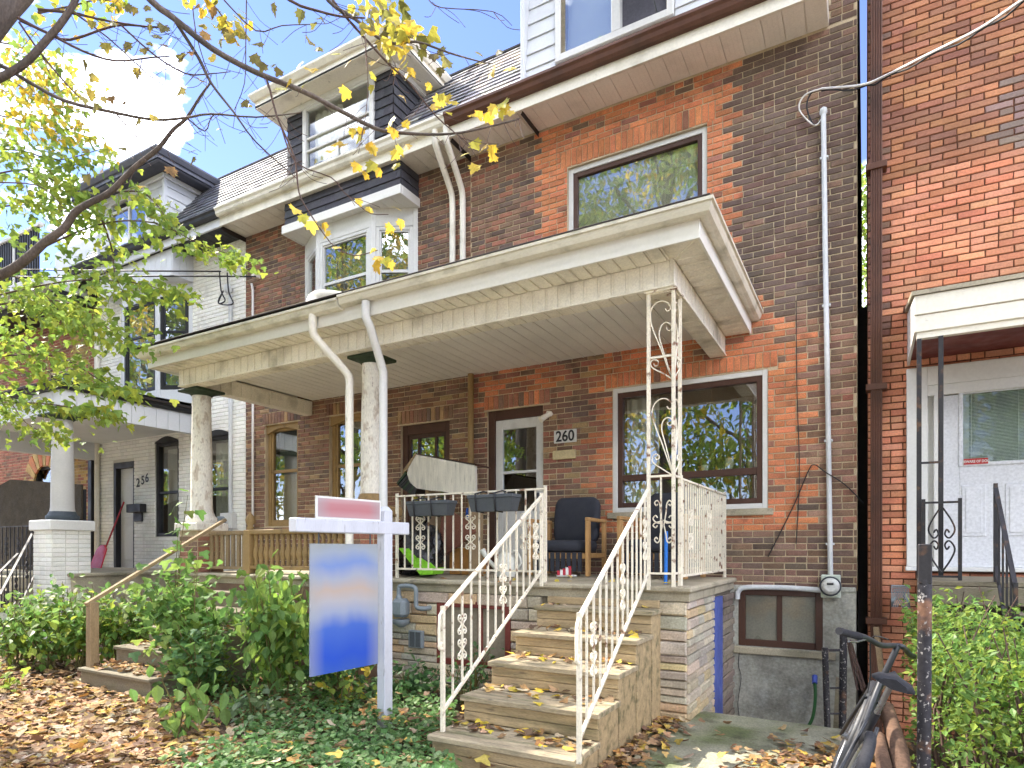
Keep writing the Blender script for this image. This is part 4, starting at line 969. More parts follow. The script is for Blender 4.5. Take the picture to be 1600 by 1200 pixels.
for x in (pxa.x, pxb.x): MB().tube([(x, 6.25, 1.2), (x, 6.25, 3.22)], .024, 4).build('post', m_blackiron, cn)
for zz in (fz(1450, 723, 6.25),): tb('cross_bar', m_blackiron, cn, [(pxa.x, 6.25, zz), (pxb.x, 6.25, zz)], .012, 4)
# landing, steps and rails of 262
ld = thing('landing', 'weathered wooden landing and steps below the white door', 'landing', (1.2, 6.5, 0))
for i in range(7): bx('deck_board', m_greywood, ld, .42, 2.4, 5.98+i*.17, 5.98+i*.17+.162, 1.13, 1.17, b=.006)
bx('rim_board', m_greywood, ld, .43, 2.4, 5.95, 5.978, .99, 1.128, b=.006); bx('rim_board', m_oldwood, ld, .42, .448, 5.98, 7.1, .99, 1.128, b=.006)
for x in (.47, 2.2): 
    bx('leg', m_oldwood, ld, x, x+.09, 6.0, 6.09, -.02, .99, b=.006)
for k in range(4):
    bx('tread', m_greywood, ld, .95, 2.2, 5.66-k*.28, 5.95-k*.28, .92-k*.23, .955-k*.23, b=.006)
for x in (.93, 2.21): MB().prism([(x, 5.97, .95), (x, 5.97, .72), (x, 4.75, -.02), (x, 4.62, .1)], (.035, 0, 0)).build('stringer', m_oldwood, ld)
bx('under_deck_dark', m_dark, ld, .46, 2.3, 6.9, 6.92, -.02, 1.1)  # dark sheet put in below the deck boards for the dark underside
rl = thing('iron_railing', 'black iron landing rail with heart scrolls before the white door', 'railing', (.8, 6.1, 1.17))
a, b = atY(1443, 785, 6.12), atY(1500, 785, 6.12); z0, z1 = 1.2, fz(1470, 785, 6.12)
MB().tube([(a.x, 6.12, z1), (b.x, 6.12, z1)], .012, 4).build('top_rail', m_blackiron, rl); MB().tube([(a.x, 6.12, z0), (b.x, 6.12, z0)], .012, 4).build('bottom_rail', m_blackiron, rl)
for x in (a.x, b.x): MB().tube([(x, 6.12, 1.17), (x, 6.12, z1+.03)], .018, 4).build('newel', m_blackiron, rl)
cxm = (a.x+b.x)/2; q = MB(); hw = (b.x-a.x)*.36
for s_ in (1, -1):
    for lo, hi, up in ((z0+.03, (z0+z1)/2, 1), ((z0+z1)/2, z1-.03, -1)):
        tip = lo if up == 1 else hi; mid = hi if up == 1 else lo
        q.tube(smooth_path([(cxm, 6.12, tip), (cxm+s_*hw*.7, 6.12, lerp(tip, mid, .4)), (cxm+s_*hw, 6.12, lerp(tip, mid, .72)), (cxm+s_*hw*.6, 6.12, mid-up*.012), (cxm+s_*hw*.25, 6.12, lerp(tip, mid, .85)), (cxm+s_*hw*.4, 6.12, lerp(tip, mid, .7)), (cxm+s_*hw*.6, 6.12, lerp(tip, mid, .8))], 4), .007, 5)
q.build('scroll', m_blackiron, rl)
def slant(label, a, b, hz, group=None):
    return railing(label, a, b, hz, m_blackiron, 5, 0, group=group, z0off=.12)
slant('dark blue iron stair rail going down beside the hedge', (.86, 5.25, .45), (.86, 5.98, 1.17), .72)
# ------------------------------------------------------------------ the shared porch of 258 and 260
pch = thing('front_porch', 'wide cream porch with vinyl beam and concrete floor shared by brown brick houses', 'porch', (-4.65, 6.2, 0), 'front porches')
XL, XR, YP = -8.06, -1.08, 4.79
# floor
sl = MB().box(-8.05, -1.26, 5.22, YF-.03, .985, 1.06, .004).box(-8.08, -1.228, 5.17, YF-.031, 1.061, PF, .014).build('porch_floor', m_concrete, pch)
MB().box(-8.03, -1.30, 5.26, YF-.04, -.9, .984).build('porch_base', m_mortar_red if False else mat('base_joint', srgb(124, 114, 98), .95, .2), pch)
base = [o for o in bpy.data.objects if o.name.startswith('porch_base')][0]
def unit_stone(rr):
    j = lambda s=.004: rr.uniform(-s, s); b = []; f_ = []; g_ = []
    for x, z in ((-.5, -.5), (.5, -.5), (.5, .5), (-.5, .5)):
        ax, az = x*.3+j(.003), z*.07+j(.0018)
        b.append((ax, .02, az)); f_.append((ax, -.012+j(.003), az)); g_.append((ax-math.copysign(.011, x), -.026+j(.005), az-math.copysign(.009, z)))
    return b+f_+g_, UB[0][1]
US = [unit_stone(R) for _ in range(7)]
SC = [srgb(194, 180, 156), srgb(182, 172, 154), srgb(202, 180, 142), srgb(192, 166, 128), srgb(172, 162, 148), srgb(182, 166, 146)]
def stone_rows(a0, a1, z0, z1, ops, rr):
    z = z1
    while z > z0+.02:
        h = min(rr.choice((.062, .07, .078, .09, .12)), z-z0)
        if z-h-z0 < .04: h = z-z0
        iv = [(a0, a1)]
        for a, b, c, d in ops:
            if c < z-h/2 < d: iv = [q for (s_, e) in iv for q in ((s_, min(e, a)), (max(s_, b), e)) if q[1]-q[0] > .03]
        for s_, e in iv:
            x = s_
            while x < e-.01:
                ln = min(rr.uniform(.13, .42), e-x)
                if e-x-ln < .08: ln = e-x
                yield x+ln/2, z-h/2, ln-.008, h-.008
                x += ln
        z -= h
rr = random.Random(6)
PW = (-3.81, -2.95, .26, .90)
ps = [(x, 5.245, z, l, h, jit(rr.choice(SC), .16, rr)) for x, z, l, h in stone_rows(-4.45, -1.282, -.03, .982, [PW, (-2.62, -1.53, -.1, .93)], rr)]
emit_pieces(base, 'stone', ps, m_stone, US, .3, .07, 300, 'stonework')
ps = [(-1.287, y, z, l, h, jit(rr.choice(SC[:3]+SC[4:]), .14, rr)) for y, z, l, h in stone_rows(5.235, 6.22, -.86, .982, [], rr)]
emit_pieces(base, 'stone', ps, m_stone, US, .3, .07, 300, 'stonework', rotz=PI/2)
bx('blue_board', m_bluewood, pch, -1.298, -1.258, 6.235, 6.59, -.86, .95)
rr2 = random.Random(2); k = 0; z = -.86
while z < .96:
    o = inst('edge_brick', bpy.data.meshes['brick'], pch, (-1.272+(.016 if k % 2 else 0), 6.90, z+.03), (2.95, 1, 1.06), jit((.25, .2, .16), .15, rr2), (0, 0, PI/2)); z += .07; k += 1
w_ = window(pch, PW[0], PW[1], PW[2], PW[3], 5.225, m_redframe, fw=.06, dep=.06, vb=(-3.3,), bw=.05, g=m_frost, name='basement_window')
# left half of the base, brick behind the plants
bx('base_wall', mat('old_base_paint', srgb(120, 96, 78), .9, .25), pch, -8.04, -4.46, 5.225, 5.26, -.03, .984)
# roof edge, soffit, beam, ceiling
rt = MB(); 
rt._add([(XL-.12, YP-.12, 3.975), (XR+.12, YP-.12, 3.975), (XR+.12, YF-.012, 3.995), (XL-.12, YF-.012, 3.995), (XL+.6, YF-.012, 4.26), (XR-.6, YF-.012, 4.26)], [(0, 1, 5, 4), (1, 2, 5), (0, 4, 3)])
rt.build('porch_roof', m_asphalt, pch)
bx('roof_edge', m_asphalt, pch, XL-.1, XR+.1, YP-.125, YP-.07, 3.976, 3.992, b=.004)
fas = MB().box(XL, XR, YP, YP+.02, 3.744, 3.90, .003).box(XR-.02, XR-.0005, YP+.02, YF-.012, 3.745, 3.9, .002).box(XL+.0005, XL+.02, YP+.02, YF-.012, 3.745, 3.9, .002).build('fascia', m_fascia, pch)
prof = [(0.0, 3.885), (.055, 3.875), (.085, 3.89), (.10, 3.92), (.105, 3.945), (.122, 3.95), (.122, 3.975), (.11, 3.978), (.095, 3.955), (0, 3.95)]
n = len(prof)
def gut(rings, nm='gutter', dz=0, cap0=False, cap1=False):
    q = MB()._add([(p[0], p[1], p[2]+dz) for r_ in rings for p in r_], [(i*n+j, i*n+(j+1) % n, (i+1)*n+(j+1) % n, (i+1)*n+j) for i in range(len(rings)-1) for j in range(n)])
    if cap0: q._add([(p[0], p[1], p[2]+dz) for p in rings[0]], [list(range(n))])
    if cap1: q._add([(p[0], p[1], p[2]+dz) for p in rings[-1]], [list(range(n))])
    return q.build(nm, m_gutter, pch)
XS = -4.64
gut([[(XL-d_, YF-.012, z_) for d_, z_ in prof], [(XL-d_, YP-d_, z_) for d_, z_ in prof], [(XS-.01, YP-d_, z_) for d_, z_ in prof]], dz=-.022, cap1=True)
gut([[(XS, YP-d_, z_) for d_, z_ in prof], [(XR+d_, YP-d_, z_) for d_, z_ in prof], [(XR+d_, YF-.012, z_) for d_, z_ in prof]], cap0=True)
BX0, BX1, BY = -7.86, -1.347, 5.08
so = MB().box(XL+.02, XR-.02, YP+.02, BY+.02, 3.775, 3.80).box(BX1-.02, XR-.02, BY+.02, YF-.012, 3.775, 3.80).box(XL+.02, BX0+.02, BY+.02, YF-.012, 3.775, 3.8).build('soffit', m_vinyl, pch)
def ribbed(parent, nm, m, a, b, mk, pw=.127, gap=.026):
    n_ = max(1, round((b-a)/pw)); s_ = (b-a)/n_
    for i in range(n_): mk(a+i*s_, a+(i+1)*s_-gap, a+(i+1)*s_)
def mk_soff(p, q_, r_):
    MB().box(p, q_, YP+.022, BY-.002, 3.756, 3.774, .004).box(q_+.004, r_-.004, YP+.022, BY-.002, 3.763, 3.7745, .003).build('soffit_panel', m_vinyl, so)
ribbed(so, '', m_vinyl, XL+.03, XR-.3, mk_soff)
def mk_side(p, q_, r_):
    MB().box(BX1+.002, XR-.022, p, q_, 3.756, 3.774, .004).box(BX1+.002, XR-.022, q_+.004, r_-.004, 3.763, 3.7745, .003).build('soffit_panel', m_vinyl, so)
ribbed(so, '', m_vinyl, YP+.32, YF-.02, mk_side)
MB().prism([(XR-.3, YP+.022, 3.758), (XR-.022, YP+.022, 3.758), (XR-.022, YP+.31, 3.758), (BX1+.01, BY-.0, 3.758)], (0, 0, .015)).build('soffit_panel', m_vinyl, so)
tb('mitre_strip', m_vinyl, so, [(XR-.03, YP+.03, 3.755), (BX1+.005, BY-.005, 3.755)], .008, 4)
bm = MB().box(BX0, BX1-.014, BY+.014, BY+.17, 3.556, 3.775).box(BX1-.17, BX1-.014, BY+.17, YF-.012, 3.556, 3.775).box(BX0, BX0+.15, BY+.17, YF-.012, 3.556, 3.775).build('beam', m_vinyl, pch)
def mk_b(p, q_, r_): MB().box(p, q_, BY, BY+.0135, 3.565, 3.757, .004).box(q_+.003, r_-.003, BY+.008, BY+.0138, 3.565, 3.757).build('beam_panel', m_vinyl, bm)
ribbed(bm, '', m_vinyl, BX0, BX1-.014, mk_b, .125)
def mk_b2(p, q_, r_): MB().box(BX1-.0135, BX1, p, q_, 3.565, 3.757, .004).box(BX1-.0138, BX1-.008, q_+.003, r_-.003, 3.565, 3.757).build('beam_panel', m_vinyl, bm)
ribbed(bm, '', m_vinyl, BY+.001, YF-.014, mk_b2, .125)
def mk_b3(p, q_, r_): MB().box(BX0+.1501, BX0+.163, p, q_, 3.565, 3.757, .004).build('beam_panel', m_vinyl, bm)
ribbed(bm, '', m_vinyl, BY+.175, YF-.014, mk_b3, .16)
MB().box(BX0-.01, BX1+.006, BY-.008, BY+.014, 3.548, 3.566, .003).box(BX1-.016, BX1+.007, BY+.014, YF-.013, 3.5485, 3.5655, .003).build('beam_trim', m_vinyl, bm)
def mk_u(p, q_, r_): MB().box(p, q_, BY+.016, BY+.168, 3.546, 3.5555, .003).build('beam_panel', m_vinyl, bm)
ribbed(bm, '', m_vinyl, BX0, BX1-.18, mk_u, .125, .012)
def mk_u2(p, q_, r_): MB().box(BX1-.168, BX1-.017, p, q_, 3.546, 3.5555, .003).build('beam_panel', m_vinyl, bm)
ribbed(bm, '', m_vinyl, BY+.02, YF-.014, mk_u2, .125, .012)
ce = MB().box(BX0+.151, BX1-.171, BY+.171, YF-.013, 3.80, 3.82).build('ceiling', m_vinyl, pch)
m_ceil = mat('ceiling_board', srgb(230, 227, 220), .6, .08, 1.5, .05, 60, .1, 70)
def mk_c(p, q_, r_): MB().box(p, q_, BY+.172, YF-.014, 3.788, 3.7995, .003).box(q_+.003, r_-.003, BY+.172, YF-.014, 3.784, 3.7995, .002).build('ceiling_board', m_ceil, ce)
ribbed(ce, '', m_ceil, BX0+.165, BX1-.172, mk_c, .15, .03)
# columns on their piers
def pier(cx, cy, z1, w_, top):
    p = MB().box(cx-w_, cx+w_, cy-w_, cy+w_, PF, z1).build('pier', m_mortar, pch); ps = []
    for r_ in range(int((z1-PF)/.0686)):
        for k in range(2): ps.append((cx-w_+(k+.5)*w_, cy-w_, PF+.035+r_*.0686, w_-.012, .058, pick(R, (RED, 4), (BROWN, 3), (PINK, 1))))
    emit_pieces(p, 'brick', ps, m_brick, UB, .203, .058, 60, 'brickwork')
    ps = [(cx+w_, cy-w_+(k+.5)*w_, PF+.035+r_*.0686, w_-.012, .058, pick(R, (RED, 4), (BROWN, 3))) for r_ in range(int((z1-PF)/.0686)) for k in range(2)]
    emit_pieces(p, 'brick', ps, m_brick, UB, .203, .058, 60, 'brickwork', rotz=PI/2)
    bx('pier_cap', top, p, cx-w_-.05, cx+w_+.05, cy-w_-.05, cy+w_+.05, z1, z1+.11, b=.015)
pier(-7.79, 5.36, 1.66, .19, m_colpaint); column(pch, -7.79, 5.36, 1.77, 3.548, .135, m_colpaint, m_green, m_colpaint)
pier(-4.79, 5.36, 1.78, .19, m_tan); column(pch, -4.79, 5.36, 1.89, 3.548, .125, m_colpaint, m_green, m_tan)
# porch downspouts
for top, px, zb in (((487, 484), 546, .25), ((570, 470), 599, .3)):
    t = atY(top[0]+2, top[1], 4.74); x = fx(px, 4.98)
    pa = smooth_path([(t.x, 4.74, 3.87), (t.x, 4.74, 3.72), (t.x+.02, 4.78, 3.62), (lerp(t.x, x, .85), 4.94, 3.32), (x, 4.98, 3.22), (x, 4.98, 3.1)], 3)
    q = MB().tube(pa+[Vector((x, 4.98, zb))], .043, 4 if False else 8); q.build('downspout', m_white if px > 560 else m_cream, pch)
ex = atY(487, 470, 4.75); tb('pipe_elbow', m_cream, pch, smooth_path([(ex.x+.3, 4.95, 4.06), (ex.x+.12, 4.88, 4.10), (ex.x, 4.8, 4.08), (ex.x, 4.74, 3.97)], 4), .06, 10)
# balustrade of 258
bl = thing('porch_balustrade', 'tan turned wooden balustrade with ball-topped newel on the porch', 'balustrade', (-5.9, 5.3, PF))
x0_, x1_ = fx(392, 5.3), -5.0
MB().box(x0_, x1_, 5.25, 5.36, 1.60, 1.665, .012).build('top_rail', m_tan, bl); MB().box(x0_, x1_, 5.26, 5.35, 1.17, 1.22, .008).build('bottom_rail', m_tan, bl)
bp = MB().lathe([(.022, 0), (.03, .02), (.022, .05), (.04, .12), (.042, .16), (.022, .25), (.026, .28), (.018, .3), (.03, .36), (.024, .38)], 0, 0, 10).mesh('turned_baluster', m_tan)
nb = int((x1_-x0_)/.095)
for i in range(1, nb): inst('turned_baluster', bp, bl, (lerp(x0_, x1_, i/nb), 5.305, 1.22))
MB().box(x0_-.07, x0_+.04, 5.24, 5.37, PF, 1.66, .008).lathe([(.03, 1.66), (.05, 1.69), (.03, 1.71), (.055, 1.75), (.06, 1.79), (.045, 1.83), (.012, 1.87)], x0_-.015, 5.305, 14).build('newel', m_tan, bl)
x2_ = -7.52
MB().box(x2_, x0_-.08, 5.27, 5.34, 1.60, 1.655, .008).build('top_rail', m_oldwood, bl); MB().box(x2_, x0_-.08, 5.28, 5.33, 1.16, 1.2, .006).build('bottom_rail', m_oldwood, bl)
for i in range(7): bx('picket', m_oldwood, bl, lerp(x2_, x0_-.1, i/6.5)+.0, lerp(x2_, x0_-.1, i/6.5)+.055, 5.285, 5.32, 1.2, 1.6, b=.004)

# ------------------------------------------------------------------ wooden stairs of 260
stp = thing('wooden_stairs', 'mossy weathered wooden stairs with fallen leaves up to the 260 porch', 'stairs', (-2.03, 4.3, 0))
SX0, SX1 = -2.53, -1.50
NY = [3.40+.385*k for k in range(5)]
for k in range(5):
    z = .185*(k+1); y = NY[k]; yn = NY[k+1] if k < 4 else 5.215
    sx = 0 if k else .0
    bx('tread', m_tread, stp, SX0-.02, SX1+.02, y-.012, y+.20, z-.04, z, b=.006); bx('tread', m_tread, stp, SX0-.02, SX1+.02, y+.206, yn+.02, z-.04, z-.001, b=.006)
    h0 = .185*k
    bx('riser_board', m_wood, stp, SX0, SX1, y+.018, y+.045, h0+.001 if k else -.04, h0+.07, b=.004); bx('riser_board', m_wood, stp, SX0, SX1, y+.018, y+.046, h0+.074, z-.041, b=.004)
    for x in (SX0, SX1-.028): bx('side_board', m_wood, stp, x+.001, x+.027, y+.047, yn+.017, -.04, z-.041, b=.004)
bx('riser_board', m_wood, stp, SX0, SX1, 5.17, 5.21, .926, .99, b=.004)
# wooden stairs of 258
st2 = thing('wooden_stairs', 'grey wooden stairs with single wooden handrail among leafy plants', 'stairs', (-6.6, 4.3, 0))
TX0, TX1 = -7.18, -5.95
for k in range(5):
    z = .18*(k+1); y = 3.55+.36*k
    bx('tread', m_greywood, st2, TX0-.02, TX1+.02, y-.015, y+.38, z-.035, z, b=.006)
    bx('riser_board', m_greywood, st2, TX0, TX1, y+.01, y+.035, .18*k-(.03 if k == 0 else 0), z-.036, b=.004)
    for x in (TX0, TX1-.03): bx('side_board', m_greywood, st2, x+.001, x+.029, y+.036, y+.365, -.03, z-.036)
hr0 = atZ(147, 1037, .18); hr0 = Vector((-7.12, 3.64, .18)); top = Vector((-7.12, 3.64, .86)); e_ = atY(335, 815, 5.22)
bx('handrail_post', m_oldwood, st2, -7.165, -7.075, 3.6, 3.69, .15, .86, b=.006)
MB(Matrix.Identity(4)).tube([top+Vector((0, -.06, -.02)), Vector((-7.22, 5.3, 1.80))], .035, 4, flat=.7).build('handrail', m_oldwood, st2)

# ------------------------------------------------------------------ cream iron rails of 260
GR = 'cream iron rails around the 260 porch'
railing('cream iron stair rail beside the low basement window', (-2.50, 3.50, .185), (-2.58, 5.15, PF-.03), .82, m_iron, 13, 5, group=GR, tail=True, z0off=.14)
railing('cream iron stair rail running up to the tall scrolled corner post', (-1.44, 3.36, .185), (-1.575, 5.13, PF-.03), .84, m_iron, 13, 5, group=GR, tail=True, z0off=.14)
railing('cream iron porch rail carrying two grey planters', (-4.36, 5.27, PF), (-2.60, 5.27, PF), .87, m_iron, 17, 6, group=GR)
bpx = bpy.data.objects
railing('cream iron porch rail of close-set bars between corner post and wall', (-1.36, 5.34, PF), (-1.34, 7.13, PF), .90, m_iron, 22, 9, group=GR, z0off=.08)
cp = thing('iron_corner_post', 'tall cream scrolled iron post holding up the porch roof corner', 'porch post', (-1.4, 5.2, PF))
LX, CX_, CYY, BYY = -1.571, -1.364, 5.12, 5.32
def leg_(x, y): return MB().tube([(x, y, PF), (x, y, 3.546)], .019, 4).build('leg', m_iron, cp)
leg_(LX, CYY); leg_(CX_, CYY); leg_(CX_, BYY)
for zz in (3.53, 3.0, 2.02, 1.22):
    MB().tube([(LX, CYY, zz), (CX_, CYY, zz)], .012, 4).tube([(CX_, CYY, zz), (CX_, BYY, zz)], .012, 4).build('cross_bar', m_iron, cp)
MB().box(LX-.03, CX_+.03, CYY-.03, BYY+.03, 3.531, 3.547).build('top_plate', m_iron, cp)
motif = [[(1010, 580), (975, 480), (940, 380), (905, 290), (880, 215), (878, 155), (905, 108), (950, 90), (990, 108), (1003, 135), (992, 155), (975, 152), (970, 138)],
         [(1010, 580), (990, 500), (965, 400), (940, 310), (935, 265), (945, 230), (970, 210), (995, 218), (1003, 242), (990, 260), (972, 252), (975, 238)],
         [(1008, 575), (950, 538), (895, 503), (876, 480), (880, 452), (898, 438), (917, 448), (918, 466), (903, 472), (896, 460)]]
def draw(ms, offy, nm='scroll', depth=False):
    for mo in ms:
        q = MB()
        pts = [atY(800+x/4, 600+y/4+offy, CYY) for x, y in mo]
        if depth: pts = [Vector((CX_, CYY+(CX_-p.x)*.95, p.z)) for p in pts]
        q.tube(smooth_path(pts, 3), .006, 5)
        q.build(nm, m_iron, cp)
draw(motif, 0); draw(motif, 0, depth=True)
m2 = [[(1000, 1172), (960, 1040), (925, 930), (920, 880), (935, 835), (965, 815), (992, 828), (1000, 852), (985, 866), (968, 858), (966, 842)],
      [(1000, 1168), (940, 1132), (885, 1105), (866, 1082), (870, 1058), (890, 1048), (912, 1058), (912, 1080), (895, 1088), (886, 1074)],
      [(1000, 1170), (930, 980), (880, 860), (865, 790), (870, 735), (900, 695), (945, 682), (980, 700), (990, 730), (970, 745), (958, 728)]]
draw(m2, -300); draw(m2, -300, depth=True)
m3 = []
for s_, x0 in ((1, 945), (-1, 945)):
    m3.append([(x0+s_*4, 880), (x0+s_*18, 800), (x0+s_*22, 750), (x0+s_*38, 728), (x0+s_*54, 742), (x0+s_*44, 760), (x0+s_*34, 750)])
    m3.append([(x0+s_*4, 850), (x0+s_*22, 870), (x0+s_*50, 862), (x0+s_*64, 840), (x0+s_*48, 822), (x0+s_*36, 836)])
    m3.append([(x0+s_*4, 850), (x0+s_*22, 860), (x0+s_*50, 868), (x0+s_*64, 884), (x0+s_*48, 898), (x0+s_*36, 884)])
    m3.append([(x0+s_*4, 880), (x0+s_*18, 940), (x0+s_*24, 980), (x0+s_*38, 992), (x0+s_*54, 975), (x0+s_*44, 958), (x0+s_*34, 970)])
draw(m3, 0)
MB().tube([((LX+CX_)/2, CYY, 1.22), ((LX+CX_)/2, CYY, 2.02)], .009, 4).build('baluster', m_iron, cp)
# ------------------------------------------------------------------ estate sign
sgn = thing('yard_sign', 'white wooden yard sign post with blurred blue and white panel', 'sign', (-3.42, 3.98, 0))
SD = Vector((-.096, -.995, 0)); SP = Vector((-3.42, 3.98, 0)); ang = math.atan2(SD.y, SD.x)
SX = Matrix.Translation(SP) @ Matrix.Rotation(ang, 4, 'Z')           # local x runs along the arm towards the street
def t_at(px):
    lo, hi = -.5, 1.5
    for _ in range(40):
        m_ = (lo+hi)/2
        if pix(SP+SD*m_)[0] > px: lo = m_
        else: hi = m_
    return lo
m_signpaint = mat('sign_post_paint', srgb(192, 194, 202), .6, .06, 3, .05, 50, .25, 40, stain=((.2, .19, .17), 9, .66, .74, .7), stretch=(3, 3, .6))
q = MB(SX); q.box(-.045, .045, -.045, .045, -.05, 1.73, .005)
q._add([(-.044, -.044, 1.728), (.044, -.044, 1.728), (.044, .044, 1.728), (-.044, .044, 1.728), (-.02, -.02, 1.765), (.02, -.02, 1.765), (.02, .02, 1.765), (-.02, .02, 1.765)], [(0, 1, 5, 4), (1, 2, 6, 5), (2, 3, 7, 6), (3, 0, 4, 7), (4, 5, 6, 7)])
q.build('post', m_signpaint, sgn)
MB(SX).box(t_at(634), t_at(457), -.047, .047, 1.54, 1.642, .008).build('arm', m_signpaint, sgn)
def print_mat(name, stops, edge):
    m = bpy.data.materials.new(name); m.use_nodes = True; t = m.node_tree; p = t.nodes['Principled BSDF']; p.inputs['Roughness'].default_value = .45
    tcn = t.nodes.new('ShaderNodeTexCoord'); sx = t.nodes.new('ShaderNodeSeparateXYZ'); r = t.nodes.new('ShaderNodeValToRGB'); lk = t.links.new
    nzn = t.nodes.new('ShaderNodeTexNoise'); nzn.inputs['Scale'].default_value = 2.2; ad = t.nodes.new('ShaderNodeMath'); ad.operation = 'MULTIPLY_ADD'; ad.inputs[1].default_value = .16
    ad2 = t.nodes.new('ShaderNodeMath'); ad2.operation = 'SUBTRACT'; ad2.inputs[1].default_value = .08
    lk(tcn.outputs['Generated'], sx.inputs[0]); lk(tcn.outputs['Generated'], nzn.inputs['Vector']); lk(nzn.outputs['Fac'], ad.inputs[0]); lk(sx.outputs['Z'], ad.inputs[2]); lk(ad.outputs[0], ad2.inputs[0]); lk(ad2.outputs[0], r.inputs['Fac'])
    cr = r.color_ramp
    while len(cr.elements) < len(stops): cr.elements.new(.5)
    for e, (pos, c) in zip(cr.elements, stops): e.position = pos; e.color = (*[v*.62 for v in srgb(*c)], 1)
    # soft paler border
    a = t.nodes.new('ShaderNodeMath'); a.operation = 'SUBTRACT'; a.inputs[1].default_value = .5; lk(sx.outputs['Y'] if edge == 'Y' else sx.outputs['X'], a.inputs[0])
    b = t.nodes.new('ShaderNodeMath'); b.operation = 'ABSOLUTE'; lk(a.outputs[0], b.inputs[0])
    mr_ = t.nodes.new('ShaderNodeMapRange'); lk(b.outputs[0], mr_.inputs[0]); mr_.inputs[1].default_value = .3; mr_.inputs[2].default_value = .5; mr_.inputs[3].default_value = 0; mr_.inputs[4].default_value = .55
    mxn = t.nodes.new('ShaderNodeMix'); mxn.data_type = 'RGBA'; lk(mr_.outputs[0], mxn.inputs['Factor']); lk(r.outputs['Color'], mxn.inputs['A']); mxn.inputs['B'].default_value = (*srgb(150, 154, 156), 1)
    lk(mxn.outputs['Result'], p.inputs['Base Color']); MATS[name] = m; return m
BLURP = [(0, (62, 108, 216)), (.12, (40, 96, 226)), (.33, (78, 122, 224)), (.45, (176, 188, 218)), (.54, (204, 200, 206)), (.63, (214, 192, 176)), (.72, (186, 192, 210)), (.83, (136, 164, 226)), (.93, (176, 188, 206)), (1, (176, 182, 182))]
t0, t1 = t_at(597)+.05, t_at(484)
MB(SX).box(t0, t1, -.006, .006, .50, 1.46).build('sign_panel', print_mat('sign_print', BLURP, 'Y'), sgn)
for t_ in (lerp(t0, t1, .12), lerp(t0, t1, .88)): MB(SX).tube([(t_, 0, 1.455), (t_, 0, 1.545)], .006, 6).build('hook', m_grey, sgn)
rt0, rt1 = .05, t_at(493)
rd_ = MB(SX).box(rt0, rt1, -.008, .008, 1.643, 1.81, .002).build('rider_panel', m_white, sgn)
MB(SX).box(rt0+.015, rt1-.015, -.0105, .0105, 1.658, 1.795).build('rider_print', print_mat('rider_print', [(0, (222, 176, 178)), (.4, (214, 140, 146)), (.7, (216, 150, 154)), (1, (226, 188, 190))], 'Y'), rd_)

# ------------------------------------------------------------------ gas meter and wall vent on the porch front
gm = thing('gas_meter', 'grey gas meter with looped pipe on the stone porch front', 'gas meter', (-4.15, 5.1, .6))
gx = fx(627, 5.1)
MB().box(gx-.09, gx+.08, 5.03, 5.17, fz(627, 972, 5.1)+.05, fz(627, 935, 5.1), .035).lathe([(.03, .62), (.09, .66), (.09, .70)], gx, 5.1, 14).build('meter_body', m_meter, gm)
z_ = fz(640, 916, 5.1); xe = fx(650, 5.1); ze = fz(650, 950, 5.1)
tb('pipe', m_meter, gm, smooth_path([(gx-.03, 5.1, .92), (gx-.03, 5.1, z_-.03), (gx, 5.1, z_), (xe-.05, 5.1, z_), (xe, 5.1, z_-.04), (xe, 5.1, ze+.04), (xe+.03, 5.1, ze), (xe+.09, 5.14, ze-.005), (xe+.09, 5.23, ze)], 3), .024, 10)
MB().lathe([(.03, .9), (.035, .93), (.02, .95)], gx-.03, 5.1, 10).build('union_nut', m_meter, gm)
va = bx('wall_vent', m_meter, gm.parent, fx(640, 5.19), fx(661, 5.19), 5.165, 5.215, fz(650, 1012, 5.19), fz(650, 985, 5.19), b=.005)
tag(va, 'small square grey vent on the stone porch front', 'vent')
for i in range(2): bx('louvre', m_grey, va, lerp(fx(642, 5.19), fx(660, 5.19), i*.5)+.006, lerp(fx(642, 5.19), fx(660, 5.19), i*.5+.5)-.006, 5.158, 5.168, fz(650, 1010, 5.19), fz(650, 987, 5.19))

